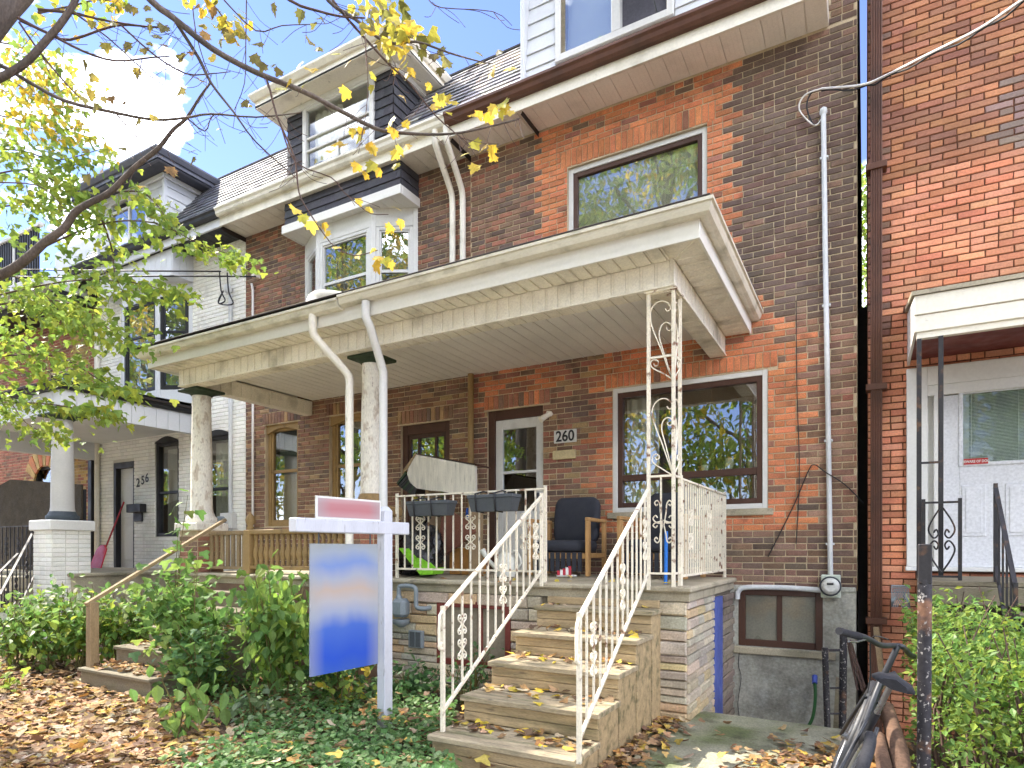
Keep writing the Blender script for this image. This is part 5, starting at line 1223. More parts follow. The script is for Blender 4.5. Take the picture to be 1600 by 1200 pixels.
# ------------------------------------------------------------------ things on the porch
GP = 'grey planters hung on the porch rail'
for i, (a, b, ya, yb, lab) in enumerate(((642, 707, 781, 806, 'grey plastic planter hung on the rail above black garbage bag'), (737, 808, 771, 799, 'grey plastic planter hung on the rail beside the white 260 door'))):
    Yp = 5.14; x0, x1 = fx(a, Yp), fx(b, Yp); zt, zb = fz((a+b)/2, ya+2, Yp), fz((a+b)/2, yb, Yp)
    T = thing('planter', lab, 'planter', ((x0+x1)/2, Yp, zb), GP)
    v = []
    for z, s_ in ((zb, .0), (zt-.03, .022)):
        v += [(x0+.03-s_, Yp-.06-s_, z), (x1-.03+s_, Yp-.06-s_, z), (x1-.03+s_, Yp+.06+s_, z), (x0+.03-s_, Yp+.06+s_, z)]
    MB()._add(v, [(3, 2, 1, 0), (0, 1, 5, 4), (1, 2, 6, 5), (2, 3, 7, 6), (3, 0, 4, 7)]).build('trough', m_grey, T)
    MB().box(x0, x1, Yp-.09, Yp-.072, zt-.035, zt, .005).box(x0, x1, Yp+.072, Yp+.09, zt-.035, zt, .005).box(x0, x0+.018, Yp-.072, Yp+.072, zt-.034, zt-.001, .004).box(x1-.018, x1, Yp-.072, Yp+.072, zt-.034, zt-.001, .004).build('rim', m_grey, T)
    MB().box(x0+.02, x1-.02, Yp-.07, Yp+.07, zt-.05, zt-.03).build('soil', m_soil, T)
    for f_ in (.2, .62):
        x = lerp(x0, x1, f_)
        tb('hanger', m_black, T, [(x, Yp+.13, zt-.02), (x, Yp+.13, zt+.04), (x, Yp+.05, zt+.04), (x, Yp-.098, zt+.005), (x, Yp-.09, zt-.06), (x, Yp-.075, zb+.002), (x, Yp+.06, zb-.005)], .008, 5)

m_cush = mat('charcoal_cushion', srgb(50, 52, 60), .9, .12, 4, .15, 140, .4, 160)
m_chairwood = mat('chair_wood', srgb(178, 138, 88), .6, .15, 3, .12, 40, .2, 40, stretch=(6, 6, 1))
def armchair(label, X, Y, rz=0.0):
    T = thing('armchair', label, 'armchair', (X, Y, PF+.012), 'armchairs on the porch')
    W = Matrix.Translation((X, Y, PF+.012)) @ Matrix.Rotation(rz, 4, 'Z')
    def soft(x0, x1, y0, y1, z0, z1, tilt=0, nm='cushion'):
        q = MB(W @ Matrix.Translation(((x0+x1)/2, (y0+y1)/2, z0)) @ Matrix.Rotation(tilt, 4, 'X'))
        hx, hy, hz = (x1-x0)/2, (y1-y0)/2, z1-z0; n_ = 8
        def P(u, v, w_):
            f_ = lambda t: math.copysign(abs(t)**.35, t)
            return None
        vs = []; fs = []
        for i in range(n_+1):
            th = -PI/2+PI*i/n_
            for j in range(16):
                ph = 2*PI*j/16; e = .28
                c = lambda t, p_: math.copysign(abs(math.cos(t))**p_, math.cos(t)); s_ = lambda t, p_: math.copysign(abs(math.sin(t))**p_, math.sin(t))
                vs.append((hx*c(th, e)*c(ph, e), hy*c(th, e)*s_(ph, e), hz/2+hz/2*s_(th, .45)))
        for i in range(n_):
            for j in range(16): fs.append((i*16+j, i*16+(j+1) % 16, (i+1)*16+(j+1) % 16, (i+1)*16+j))
        q._add(vs, fs, True); return q.build(nm, m_cush, T)
    soft(-.29, .29, -.32, .26, .26, .40, nm='seat'); soft(-.28, .28, .17, .31, .36, .92, -.16, nm='backrest')
    for s_ in (-1, 1):
        x = s_*.345
        fr = MB(W)
        fr.box(x-.02, x+.02, -.34, -.26, 0, .60, .006).box(x-.02, x+.02, .22, .29, 0, .6, .006).box(x-.0205, x+.0205, -.345, .30, .6, .64, .006).box(x-.019, x+.019, -.26, .22, .2, .25, .004)
        fr.build('arm_frame', m_chairwood, T)
    MB(W).box(-.325, .325, -.30, -.26, .19, .25, .004).box(-.325, .325, .22, .26, .19, .25, .004).build('seat_rail', m_chairwood, T)
    q = MB(W)
    for i in range(9): q.box(-.29+i*.065, -.245+i*.065, -.31, -.30, .05, .26)
    q.build('skirt', m_cush, T)
    return T
armchair('charcoal cushioned armchair with wooden arms under the number plate', -2.99, 6.66, .05)
armchair('charcoal cushioned armchair behind the scrolled corner post', -1.86, 6.55, -.1)
# slipper
sl_ = thing('slipper', 'small red and white slipper under the armchair', 'slipper', (-2.9, 6.22, PF+.012))
p_ = atY(885, 886, 6.2)
q = MB(Matrix.Translation((p_.x, 6.2, PF+.012)) @ Matrix.Rotation(.5, 4, 'Z')); q.box(-.11, .11, -.04, .04, 0, .02, .01).build('sole', m_white, sl_)
q = MB(Matrix.Translation((p_.x, 6.2, PF+.012)) @ Matrix.Rotation(.5, 4, 'Z'))
for i in range(5):
    x = -.1+i*.03; q.m = i % 2
    q.prism([(x, -.042, .018), (x, -.03, .05+.012*i), (x, 0, .065+.012*i), (x, .03, .05+.012*i), (x, .042, .018)], (.029, 0, 0))
q.build('upper', [mat('slipper_red', srgb(176, 46, 60), .7), m_white], sl_)
st = tb('broom_handle', mat('blue_plastic', srgb(40, 120, 215), .4, .05), None, [(fx(1040, 5.5), 5.5, PF), (fx(1041, 5.5), 5.5, fz(1041, 830, 5.5))], .016, 8)
tag(st, 'bright blue stick standing behind the scrolled corner post', 'stick')
# upturned bench end
ub = thing('upturned_bench', 'upturned white wooden bench end with dark slatted back behind the rail', 'bench', (-4.6, 6.2, PF))
YB = 6.1; sc5 = lambda x, y: atY(600+x/5, 680+y/5, YB)
poly = [sc5(*p) for p in ((255, 145), (712, 228), (715, 480), (640, 470), (455, 440), (345, 430), (255, 415), (200, 370), (180, 300), (190, 260))]
MB().prism(poly, (0, .04, 0)).build('end_panel', mat('old_white_board', srgb(206, 200, 184), .7, .15, 4, .12, 50, .3, 50, stretch=(8, 8, 1), stain=((.2, .17, .12), 6, .6, .74, .5)), ub)
q = MB(); e_ = [sc5(*p) for p in ((250, 140), (715, 224), (716, 238), (255, 152))]; q.prism(e_, (0, .34, 0)).build('edge_trim', m_browntrim, ub)
q = MB().prism([sc5(*p) for p in ((245, 138), (256, 150), (175, 275), (140, 305), (150, 270))], (0, .33, 0)).build('side_board', m_oldwood, ub)
for i in range(9):
    t = i/9; a = sc5(lerp(165, 255, t), lerp(285, 425, t**.7)); b = sc5(lerp(95, 235, t), lerp(375, 470, t**.8))
    MB().prism([a, a+Vector((.02, 0, -.02)), b+Vector((.02, 0, -.02)), b], (0, .34, 0)).build('slat', m_green if i % 3 == 0 else m_black, ub)
for a, b, c in ((300, 330, 430), (640, 670, 465)): bx('leg', m_oldwood, ub, sc5(a, 0).x, sc5(b, 0).x, YB+.05, YB+.30, PF, sc5(0, c).z, b=.004)
# garbage bag
def blob(name, c, r, m, seed, parent=None, amp=.16, n_=22, fr=3.2, flatten=-.8):
    from mathutils import noise
    vs = []; fs = []; o_ = Vector((seed*3.7, seed, -seed))
    for i in range(n_+1):
        th = PI*i/n_
        for j in range(2*n_):
            ph = PI*j/n_; d_ = Vector((math.sin(th)*math.cos(ph), math.sin(th)*math.sin(ph), math.cos(th)))
            k = 1+amp*noise.noise(d_*fr+o_)+amp*.6*abs(noise.noise(d_*fr*2.7+o_))
            p = Vector((d_.x*r[0]*k, d_.y*r[1]*k, max(flatten*r[2], d_.z*r[2]*k))); vs.append(Vector(c)+p)
    for i in range(n_):
        for j in range(2*n_): fs.append((i*2*n_+j, i*2*n_+(j+1) % (2*n_), (i+1)*2*n_+(j+1) % (2*n_), (i+1)*2*n_+j))
    b = MB(); b._add(vs, fs, True); return b.build(name, m, parent)
m_bag = mat('black_bag', srgb(22, 22, 24), .28, .1, 4, .1, 40, .8, 14, bdist=.03, spec=.6)
bag = thing('garbage_bag', 'full black plastic garbage bag behind the porch rail', 'garbage bag', (-4.2, 5.75, PF))
bc = atY(655, 850, 5.75); blob('bag_body', (bc.x, 5.75, PF+.27), (.27, .25, .32), m_bag, 4, bag, .3)
tb('tied_neck', m_bag, bag, [(bc.x+.05, 5.75, PF+.54), (bc.x+.08, 5.74, PF+.62), (bc.x+.14, 5.72, PF+.68)], [.05, .025, .05], 8)
wp = MB().prism([sc5(*p) for p in ((450, 640), (540, 606), (690, 688), (712, 760), (560, 880), (405, 985), (430, 800))], (0, .03, 0)).build('wicker_panel', mat('brown_wicker', srgb(112, 70, 54), .8, .12, 4, .5, 130, .8, 170), None)
tag(wp, 'brown woven panel leaning between bag and cardboard box', 'panel')
cb = thing('cardboard_box', 'tan cardboard box on the porch floor behind woven panel', 'box', (-3.8, 6.2, PF))
x0, x1 = atY(706, 860, 6.25).x, atY(742, 860, 6.25).x
MB().box(x0, x1, 6.2, 6.5, PF+.01, PF+.32, .004).build('carton', mat('cardboard', srgb(178, 128, 68), .85, .1), cb); MB().box(lerp(x0, x1, .46), lerp(x0, x1, .54), 6.197, 6.503, PF+.009, PF+.322).build('tape', m_tan, cb)
gt = thing('plastic_tray', 'bright lime green plastic tray sticking out under the rail', 'tray', (-4.2, 5.3, PF))
m_lime = mat('lime_plastic', srgb(140, 214, 52), .4, .06, 3, .04, 40, .05, 40)
s6 = lambda x, y, Y=5.42: atY(600+x/5, 680+y/5, Y)
MB().prism([s6(110, 880), s6(150, 885), s6(320, 1048), s6(285, 1095)], (0, .22, 0)).build('tray_side', m_lime, gt)
MB().prism([s6(290, 1093), s6(322, 1046), s6(400, 1034), s6(372, 1088)], (0, .2, 0)).build('tray_lip', m_lime, gt)
bb = blob('shopping_bag', atY(737, 806, 6.3), (.07, .05, .09), mat('blue_bag', srgb(40, 92, 190), .4, .1), 2, None, .5); tag(bb, 'crumpled bright blue bag behind the planters', 'bag')
wc = thing('watering_can', 'white plastic watering can with spout behind the stair rail', 'watering can', (-3.2, 5.9, PF))
c_ = atY(790, 868, 5.9); m_pale = mat('pale_plastic', srgb(206, 206, 196), .45, .06)
MB().lathe([(.10, PF+.012), (.11, PF+.05), (.11, PF+.2), (.06, PF+.26), (.05, PF+.27)], c_.x, 5.9, 18).build('can_body', m_pale, wc)
tb('spout', m_pale, wc, [(c_.x-.08, 5.88, PF+.08), (c_.x-.2, 5.85, PF+.2), (c_.x-.26, 5.84, PF+.30)], [.03, .02, .035], 10)
tb('grip', m_pale, wc, smooth_path([(c_.x+.1, 5.9, PF+.08), (c_.x+.19, 5.9, PF+.16), (c_.x+.12, 5.9, PF+.29), (c_.x+.0, 5.9, PF+.27)], 4), .013, 8)

# ------------------------------------------------------------------ sunken walk: posts, hose, boards
rp_ = thing('pipe_railing', 'rusty dark pipe railing standing in the sunken basement walk', 'railing', (-.33, 6.2, -.88))
def pole(T, nm, a, b, Y, r, m): 
    p, q_ = atY(*a, Y), atY(*b, Y); tb(nm, m, T, [p, q_], r, 8)
pole(rp_, 'post', (1318, 985), (1316, 1185), 6.2, .03, m_rust); pole(rp_, 'post', (1289, 1012), (1294, 1175), 6.1, .026, m_rust)
a = atY(1289, 1016, 6.1); b = atY(1319, 1016, 6.2); tb('bar', m_rust, rp_, [a, b], .012, 6)
for y in (1075, 1115): tb('bar', m_rust, rp_, [atY(1291, y, 6.1), atY(1317, y, 6.2)], .009, 6)
hs = tb('garden_hose', mat('green_hose', srgb(40, 92, 44), .45, .1), None, smooth_path([atY(1273, 1066, 7.1), atY(1274, 1090, 7.08), atY(1270, 1120, 7.05), atY(1258, 1150, 7.0), Vector((fx(1250, 6.9), 6.9, -.86))], 5), .016, 8)
tag(hs, 'green garden hose with blue tap end hanging on grey foundation', 'hose')
tb('tap', mat('tap_blue', srgb(70, 88, 170), .5), hs, [atY(1273, 1056, 7.15), atY(1273, 1068, 7.09)], .026, 8)
lb = MB().prism([atY(1306, 1058, 6.4), atY(1314, 1060, 6.4), atY(1311, 1190, 6.2), atY(1299, 1190, 6.2)], (0, .03, 0)).build('leaning_board', m_greywood, None); tag(lb, 'narrow mossy board leaning against the pipe railing', 'board')
ln = MB().prism([atY(1364, 980, 6.9), atY(1372, 980, 6.9), atY(1384, 1075, 6.5), atY(1376, 1080, 6.5)], (.01, .04, 0)).build('timber_offcut', m_oldwood, None); tag(ln, 'pale timber offcut leaning by the brown downspout', 'timber')
for i, (a, b) in enumerate((((1324, 1000), (1348, 1080)), ((1326, 1010), (1340, 1078)), ((1328, 1000), (1354, 1083)))):
    o = tb('garden_stick', m_twig, None, [atY(*a, 7.1), atY(*b, 6.8)], .012, 5); tag(o, ('middle', 'shortest', 'longest')[i]+' of three thin dry sticks leaning in the basement walk corner', 'stick', 'sticks in the basement walk corner')
wr = tb('wall_wire', m_cable, None, smooth_path([atY(1155, 1020, 7.19), atY(1154, 1040, 7.19), atY(1158, 1060, 7.19), atY(1153, 1100, 7.19), atY(1158, 1135, 7.19)], 4), .004, 5); tag(wr, 'thin loose wire down the grey foundation below the window', 'wire')
wr = tb('wall_wire', m_cable, None, smooth_path([atY(1244, 470, 7.20), atY(1245, 600, 7.20), atY(1249, 740, 7.20), atY(1244, 850, 7.2)], 4), .005, 5); tag(wr, 'thin dark wire straight down the brick beside the lower window', 'wire')
wr = tb('wall_wire', m_cable, None, smooth_path([atY(1349, 786, 7.2), atY(1320, 757, 7.2), atY(1290, 738, 7.15), atY(1272, 726, 7.2), atY(1262, 738, 7.2), atY(1240, 790, 7.2), atY(1200, 870, 7.2)], 4), .006, 5); tag(wr, 'sagging dark wire peaking behind the grey conduit', 'wire')
cl = thing('chain_link_panel', 'small piece of chain link mesh by the hedge', 'mesh', (.3, 5.6, .9))
q = MB(); a, b = atY(1393, 915, 5.7), atY(1422, 950, 5.7)
for i in range(9):
    for s_ in (0, 1):
        p0 = Vector((lerp(a.x, b.x, i/9), 5.7, a.z)); p1 = Vector((min(max(p0.x+(b.x-a.x)*(.6 if s_ else -.6), a.x), b.x), 5.7, lerp(a.z, b.z, 1)))
        MB().tube([p0, p1], .0035, 4).build('wire_strand', m_meter, cl)
tb('top_wire', m_meter, cl, [(a.x, 5.7, a.z), (b.x, 5.7, a.z)], .006, 5)

# ------------------------------------------------------------------ cables
wh2 = Vector((fx(1285), 7.12, fz(1285, 150)))
q = smooth_path([wh2, atD(1345, 133, 6.0), atD(1380, 120, 5.85), atD(1450, 85, 5.3), atD(1530, 45, 4.8), atD(1600, -2, 4.4), *[atD(1600, -2, 4.4)+(atD(1600, -2, 4.4)-atD(1530, 45, 4.8))*k for k in (1, 3, 8, 16)]], 5)
cab = thing('service_cable', 'pale twisted overhead cable from the wall mast past the right-hand house', 'cable', wh2)
tb('cable', m_whitecable, cab, q, .011, 6); tb('cable', m_cable, cab, [p+Vector((0, .012, -.018+.012*math.sin(i*1.3))) for i, p in enumerate(q)], .008, 6)
for k in (0, 1): tb('drip_loop', m_whitecable if k else m_cable, cab, smooth_path([wh2, wh2+Vector((-.1-.06*k, .02, .0)), wh2+Vector((-.14-.07*k, .04, -.12)), wh2+Vector((-.07, .05, -.32)), wh2+Vector((0, .07, -.24))], 5), .008, 6)
for i, (y0, y1, lab) in enumerate(((421, 424, 'upper black overhead cable crossing to the white house'), (432, 432, 'lower black overhead cable crossing to the white house'))):
    o = tb('overhead_cable', m_cable, None, smooth_path([atY(345 if i == 0 else 400, y1, 7.0), atD(250, y1-.5, 10.2), atD(100, y0+1, 10.6), atD(-60, y0-4, 11.2), atD(-400, y0-30, 13)], 5), .012, 6)
    tag(o, lab, 'cable', 'overhead cables on the left')
# ------------------------------------------------------------------ bicycle
bk = thing('bicycle', 'black city bicycle leaning beside the rusty pipe post', 'bicycle', (-.22, 3.07, 0))
BM = Matrix.Translation((-.22, 3.07, .0)) @ Matrix.Rotation(PI/2-.02, 4, 'Z') @ Matrix.Rotation(math.radians(21), 4, 'X')
m_bike = mat('bike_paint', srgb(36, 38, 44), .5, .15, 4, .1, 60, .1, 60, spec=.6, stain=((.12, .1, .08), 9, .6, .75, .5)); m_tyre = mat('tyre_rubber', srgb(40, 40, 44), .85, .1, 5, .2, 80, .3, 80); m_chrome = mat('dull_chrome', srgb(150, 150, 152), .3, .1, 4, metal=.8)
def ring(r, t, cx, n_=40, k=8):
    q = MB(BM); pts = [(cx+r*math.cos(2*PI*i/n_), 0, .345+r*math.sin(2*PI*i/n_)) for i in range(n_+1)]; return q.tube(pts, t, k, caps=False)
for cxx in (0, 1.08):
    W_ = MB(BM).tube([(cxx, -.05, .345), (cxx, .05, .345)], .022, 10).build('wheel', m_chrome, bk)
    ring(.318, .024, cxx).build('tyre', m_tyre, W_); ring(.288, .012, cxx).build('rim', m_chrome, W_)
    for i in range(28):
        a = 2*PI*i/28; MB(BM).tube([(cxx+.02*math.cos(a+.6), .02*(-1)**i, .345+.02*math.sin(a+.6)), (cxx+.285*math.cos(a), 0, .345+.285*math.sin(a))], .0012, 4).build('spoke', m_chrome, W_)
    q = MB(BM); n_ = 22; vs = []
    for i in range(n_+1):
        a = lerp(-.25 if cxx == 0 else .35, PI*.95 if cxx == 0 else PI*1.0, i/n_) if cxx == 0 else lerp(.5, PI*1.05, i/n_)
        for y, rr_ in ((-.032, .348), (-.02, .362), (.02, .362), (.032, .348)): vs.append((cxx+rr_*math.cos(a), y, .345+rr_*math.sin(a)))
    if cxx: q._add(vs, [(i*4+j, i*4+j+1, i*4+5+j, i*4+4+j) for i in range(n_) for j in range(3)], True); q.build('mudguard', m_bike, bk)
fr = MB(BM)
BBp = (.44, 0, .29); SEATT = (.26, 0, .72); HT = (.84, 0, .80); HB = (.88, 0, .66)
fr.tube([BBp, SEATT], .017, 10).tube([(.435, 0, .31), HB], .02, 10).tube(smooth_path([(.36, 0, .50), (.55, 0, .54), (.75, 0, .66), HT], 4), .017, 10).tube([HT, HB], .021, 10)
for s_ in (-1, 1): fr.tube([(0, s_*.06, .345), (.25, s_*.025, .66)], .009, 8).tube([(0, s_*.06, .345), (.42, s_*.035, .29)], .01, 8)
fr.build('frame', m_bike, bk)
fk = MB(BM)
for s_ in (-1, 1): fk.tube(smooth_path([(.885, s_*.035, .65), (.95, s_*.05, .5), (1.08, s_*.055, .345)], 3), .011, 8)
fk.build('fork', m_bike, bk)
tb_ = lambda nm, pts, r, m, n_=8: MB(BM).tube(pts, r, n_).build(nm, m, bk)
tb_('seat_post', [(.255, 0, .72), (.215, 0, .86)], .013, m_chrome); tb_('stem', [(.835, 0, .79), (.815, 0, .93), (.83, 0, .97)], .016, m_bike)
sv = MB(BM @ Matrix.Translation((.2, 0, .87))); pr = [(-.12, .06, .048), (-.10, .085, .052), (-.05, .088, .056), (.02, .045, .05), (.15, .018, .042)]; vs = []
for x, w_, h in pr: vs += [(x, -w_, h-.03), (x, -w_*.75, h-.008), (x, 0, h+.006), (x, w_*.75, h-.008), (x, w_, h-.03), (x, 0, h-.04)]
sv._add(vs, [(i*6+j, i*6+(j+1) % 6, (i+1)*6+(j+1) % 6, (i+1)*6+j) for i in range(4) for j in range(6)], True); sv._add(vs[:6], [(0, 1, 2, 3, 4, 5)]); sv._add(vs[-6:], [(5, 4, 3, 2, 1, 0)]); sv.build('saddle', m_tyre, bk)
# bars turned away: the left grip points back to the rider, the right one forward
HB_ = BM @ Vector((.83, 0, .965)); bar = [atD(1326, 991, 2.96), atD(1352, 996, 3.08), atD(1376, 1008, 3.2), HB_+Vector((-.01, 0, .01)), HB_+Vector((.03, .03, .0)), atD(1425, 1025, 3.5), atD(1446, 1027, 3.62)]
MB().tube(smooth_path(bar, 4), .0145, 8).build('handlebar', m_bike, bk)
MB().tube([atD(1311, 986, 2.9), atD(1330, 991, 2.98), atD(1343, 994.5, 3.04)], .018, 10).build('grip', m_tyre, bk); MB().tube([atD(1440, 1027, 3.58), atD(1452, 1027, 3.66)], .018, 8).build('grip', m_tyre, bk)
MB().tube([atD(1352, 999, 3.07), atD(1337, 1003, 3.0), atD(1326, 1002, 2.96)], .006, 6).build('brake_lever', m_chrome, bk)
tb_('brake_cable', smooth_path([(.82, .05, .99), (.92, .12, .95), (.95, .05, .75), (.9, .02, .6)], 4), .004, m_cable, 5)
MB(BM).tube([(.44, -.06, .29), (.44, .06, .29)], .02, 8).lathe([(.001, 0), (.001, .001)], 0, 0, 3).build('crank_axle', m_chrome, bk)
q = MB(BM); n_ = 20; pts = [(.44+.10*math.cos(2*PI*i/n_), -.05, .29+.10*math.sin(2*PI*i/n_)) for i in range(n_)]; q.prism(pts, (0, .006, 0)).build('chainring', m_bike, bk)
for s_ in (-1, 1):
    MB(BM).tube([(.44, s_*.065, .29), (.44+s_*.11, s_*.075, .29-s_*.12)], .009, 6).build('crank', m_chrome, bk); MB(BM).box(.44+s_*.11-.045, .44+s_*.11+.045, s_*.075, s_*.165, .29-s_*.12-.012, .29-s_*.12+.012, .006).build('pedal', m_tyre, bk)
tb_('kickstand', [(.35, .04, .28), (.3, .16, .06)], .009, m_chrome, 6)
# rusty post beside it, fallen logs
pp = atD(1446, 1170, 2.85); pst = thing('pipe_post', 'peeling black and rusty pipe post in front of the hedge', 'post', (pp.x, pp.y, 0))
tp = atD(1445, 905, 2.85)
MB().tube([(pp.x-.01, pp.y, -.05), (pp.x-.005, pp.y, .6), (tp.x, tp.y, tp.z)], .028, 12).build('pipe', m_rust, pst)
MB().box(tp.x-.026, tp.x+.026, tp.y-.026, tp.y+.026, tp.z-.02, atD(1445, 850, 2.85).z, .004).build('square_head', m_blackiron, pst)
for i, (a, b, r_) in enumerate(((atD(1385, 1105, 3.5), atD(1418, 1260, 2.9), .045), (atD(1372, 1150, 3.3), atD(1384, 1260, 2.9), .035))):
    o = tb('log', mat('log_bark', srgb(100, 76, 60), .9, .25, 8, .25, 60, .6, 60), None, [a, a.lerp(b, .5)+Vector((.01, 0, .02)), b], [r_*.85, r_, r_], 10); tag(o, ('thicker' if i == 0 else 'thinner')+' bare log leaning behind the bicycle wheel', 'log')

# ------------------------------------------------------------------ vegetation helpers
rv = random.Random(77)
def rnd_leaf(b, shape, p, size, cols, spread=1.0, droop=.5):
    b.leaf(shape, p, rv.uniform(0, 2*PI), rv.gauss(-droop, .45*spread), rv.gauss(0, .45*spread), size*rv.uniform(.7, 1.25), jit(rv.choice(cols), .22, rv))
GRN = [(.17, .30, .07), (.14, .26, .065), (.21, .34, .085), (.26, .37, .08)]
DGR = [(.10, .20, .07), (.12, .23, .085), (.085, .17, .06)]
LIME = [(.32, .40, .06), (.40, .45, .065), (.25, .35, .06), (.20, .30, .06)]
YEL_ = [(.66, .48, .06), (.72, .54, .08), (.60, .40, .04), (.52, .47, .07)]
def shrub(label, x, y, h, r, n_leaf, cols, size, shape=OVAL, nm='garden_shrub', cat='shrub', group='shrubs before the porch', stems=9, lean=(0, 0), droop=.5, pale=0, z0=0):
    T = thing(nm, label, cat, (x, y, z0), group); s = MB(); f = MB(); s.m = 0
    for i in range(stems):
        a = rv.uniform(0, 2*PI); d_ = r*rv.uniform(.2, 1)
        tip = Vector((x+math.cos(a)*d_+lean[0], y+math.sin(a)*d_*.8+lean[1], z0+h*rv.uniform(.55, 1.0)))
        base = Vector((x+rv.uniform(-.06, .06), y+rv.uniform(-.06, .06), z0-.02)); mid = base.lerp(tip, .5)+Vector((rv.uniform(-.05, .05), rv.uniform(-.05, .05), h*.08))
        path = smooth_path([base, mid, tip], 5); s.tube(path, [lerp(.009, .003, k/(len(path)-1)) for k in range(len(path))], 5)
        for j in range(max(1, n_leaf//stems)):
            t = rv.uniform(.22, 1)**.8; k = min(len(path)-1, int(t*(len(path)-1))); p = path[k]
            off = Vector((rv.gauss(0, 1), rv.gauss(0, 1), rv.gauss(0, .6)))*(.07+.08*t)*(1 if size > .05 else .8)
            cc = cols if not (pale and p.z > h*.75 and rv.random() < pale) else [(.42, .45, .34), (.30, .36, .18)]
            rnd_leaf(f, shape, p+off, size, cc, 1, droop)
    s.build('stems', m_stem, T, kind='stuff'); f.build('foliage', m_leaf, T, kind='stuff')
    return T
# left: hydrangeas and weeds behind the stairs
for i, (px, py, h) in enumerate(((20, 985, .95), (75, 1000, .9), (125, 990, 1.0), (175, 975, 1.05), (215, 960, 1.0), (40, 955, 1.0), (100, 950, 1.1))):
    d_ = 8.0-(py-950)*.012; p = atD(px, py, d_)
    shrub(('hydrangea with fading flower heads, %s from the handrail post of the grey stairs' % ['seventh', 'fifth', 'third', 'second', 'first', 'sixth', 'fourth'][i]), p.x, p.y, h*.95, .42, 330, GRN+LIME[:1], .10, OVAL, 'hydrangea', 'shrub', 'hydrangeas beside the grey stairs', 11, pale=.25)
# shrubs between stairs and sign
shrub('maple-leaved seedling thicket overhanging the grey stairs', -5.85, 3.95, 1.35, .55, 620, GRN, .10, MAPLE5, stems=16, lean=(-.25, 0))
p = atD(278, 1000, 7.2); shrub('tall thin seedling rising before the white porch column', p.x, p.y, 2.1, .16, 70, GRN, .12, MAPLE5, stems=4)
shrub('low bushy seedling clump beside the grey stair risers', -5.45, 3.75, .75, .45, 380, GRN+DGR, .08, MAPLE5, stems=12)
shrub('broad glossy-leaved shrub just left of the yard sign', -4.66, 3.95, 1.3, .42, 640, GRN+LIME[2:3], .11, OVAL, stems=13, droop=.8)
shrub('glossy-leaved shrub in front of the wooden balustrade', -5.25, 4.5, 1.3, .42, 560, GRN, .105, OVAL, stems=12, droop=.8)
shrub('dark leafy bush low behind the yard sign', -4.35, 4.35, .85, .42, 420, DGR+GRN[:2], .09, OVAL, stems=12)
p = atZ(285, 1150, 0); shrub('young weed with pointed drooping leaves in the leaf litter', p.x, p.y, .52, .2, 60, GRN, .12, OVAL, stems=5, droop=.9)
p = atZ(330, 1075, 0); shrub('pale lime columbine clump near the grey stairs', p.x, p.y, .36, .22, 110, LIME, .06, IVY, stems=9)
p = atZ(395, 1130, 0); shrub('silvery young weed among the ivy', p.x, p.y, .30, .2, 70, [(.2, .27, .14), (.12, .2, .06)], .09, OVAL, stems=6)
p = atZ(540, 1110, 0); shrub('yellowish rambling shoot below the sign panel', p.x, p.y, .45, .28, 90, LIME+YEL_[:1], .065, IVY, stems=7)
p = atZ(640, 1090, 0); shrub('dark ivy clump at the stone porch base', p.x, p.y, .32, .32, 240, DGR, .07, IVY, stems=10)
p = atZ(700, 1075, 0); shrub('dark bushy plant under the red-framed basement window', -3.2, 4.9, .55, .34, 260, DGR, .05, OVAL, stems=12)
p = atZ(30, 1085, 0); shrub('lime weed at the edge of the leaf litter', p.x-.3, p.y, .2, .16, 50, LIME, .07, MAPLE5, stems=5)
# ivy ground cover
iv = MB()
def in_ivy(a, b):
    edge = 320+90*math.sin(b*.045)+(1200-b)*.35-40
    return edge < a < 715-(1200-b)*.05 and b > 1045
cnt = 0
while cnt < 7500:
    a, b = rv.uniform(250, 760), rv.uniform(1040, 1260)
    if not in_ivy(a, b): continue
    if a < 430 and rv.random() > (a-240)/190: continue
    p = atZ(a, b, 0)
    if p.y > 5.0 or (SX0-.08 < p.x < SX1+.1 and p.y > 3.35): continue
    p.z = rv.uniform(.015, .13)
    rnd_leaf(iv, IVY, p, .045, [(.14, .27, .08), (.18, .31, .11), (.11, .22, .065), (.27, .38, .17)], .9, .2); cnt += 1
o = iv.build('ivy', m_leaf, None, 'stuff'); tag(o, 'low green ivy and ground cover around the sign post', 'ground cover')
# leaf litter
DEAD = [(.36, .22, .09), (.29, .16, .075), (.46, .30, .12), (.52, .36, .08), (.22, .13, .07), (.44, .28, .16), (.17, .10, .06), (.48, .38, .25), (.42, .22, .07)]
lt = MB()
def litter(n_, fn, size=.085, shape=MAPLE5, cols=DEAD):
    k = 0
    while k < n_:
        p = fn()
        if p is None: continue
        lt.leaf(shape, p, rv.uniform(0, 2*PI), rv.gauss(0, .28), rv.gauss(0, .28), size*rv.uniform(.6, 1.2), jit(rv.choice(cols), .25, rv)); k += 1
def f_left():
    a, b = rv.uniform(-60, 520), rv.uniform(1010, 1260)
    if a > 330 and rv.random() < .7: return None
    p = atZ(a, b, rv.uniform(.0, .025))
    if p.y > 4.6 or (TX0-.05 < p.x < TX1+.05 and p.y > 3.53): return None
    return p
litter(6500, f_left)
def f_mid():
    p = atZ(rv.uniform(400, 760), rv.uniform(1040, 1240), rv.uniform(.02, .12))
    return None if (p.y > 5.1 or (SX0-.05 < p.x < SX1+.05 and p.y > 3.38)) else p
litter(330, f_mid, .09)
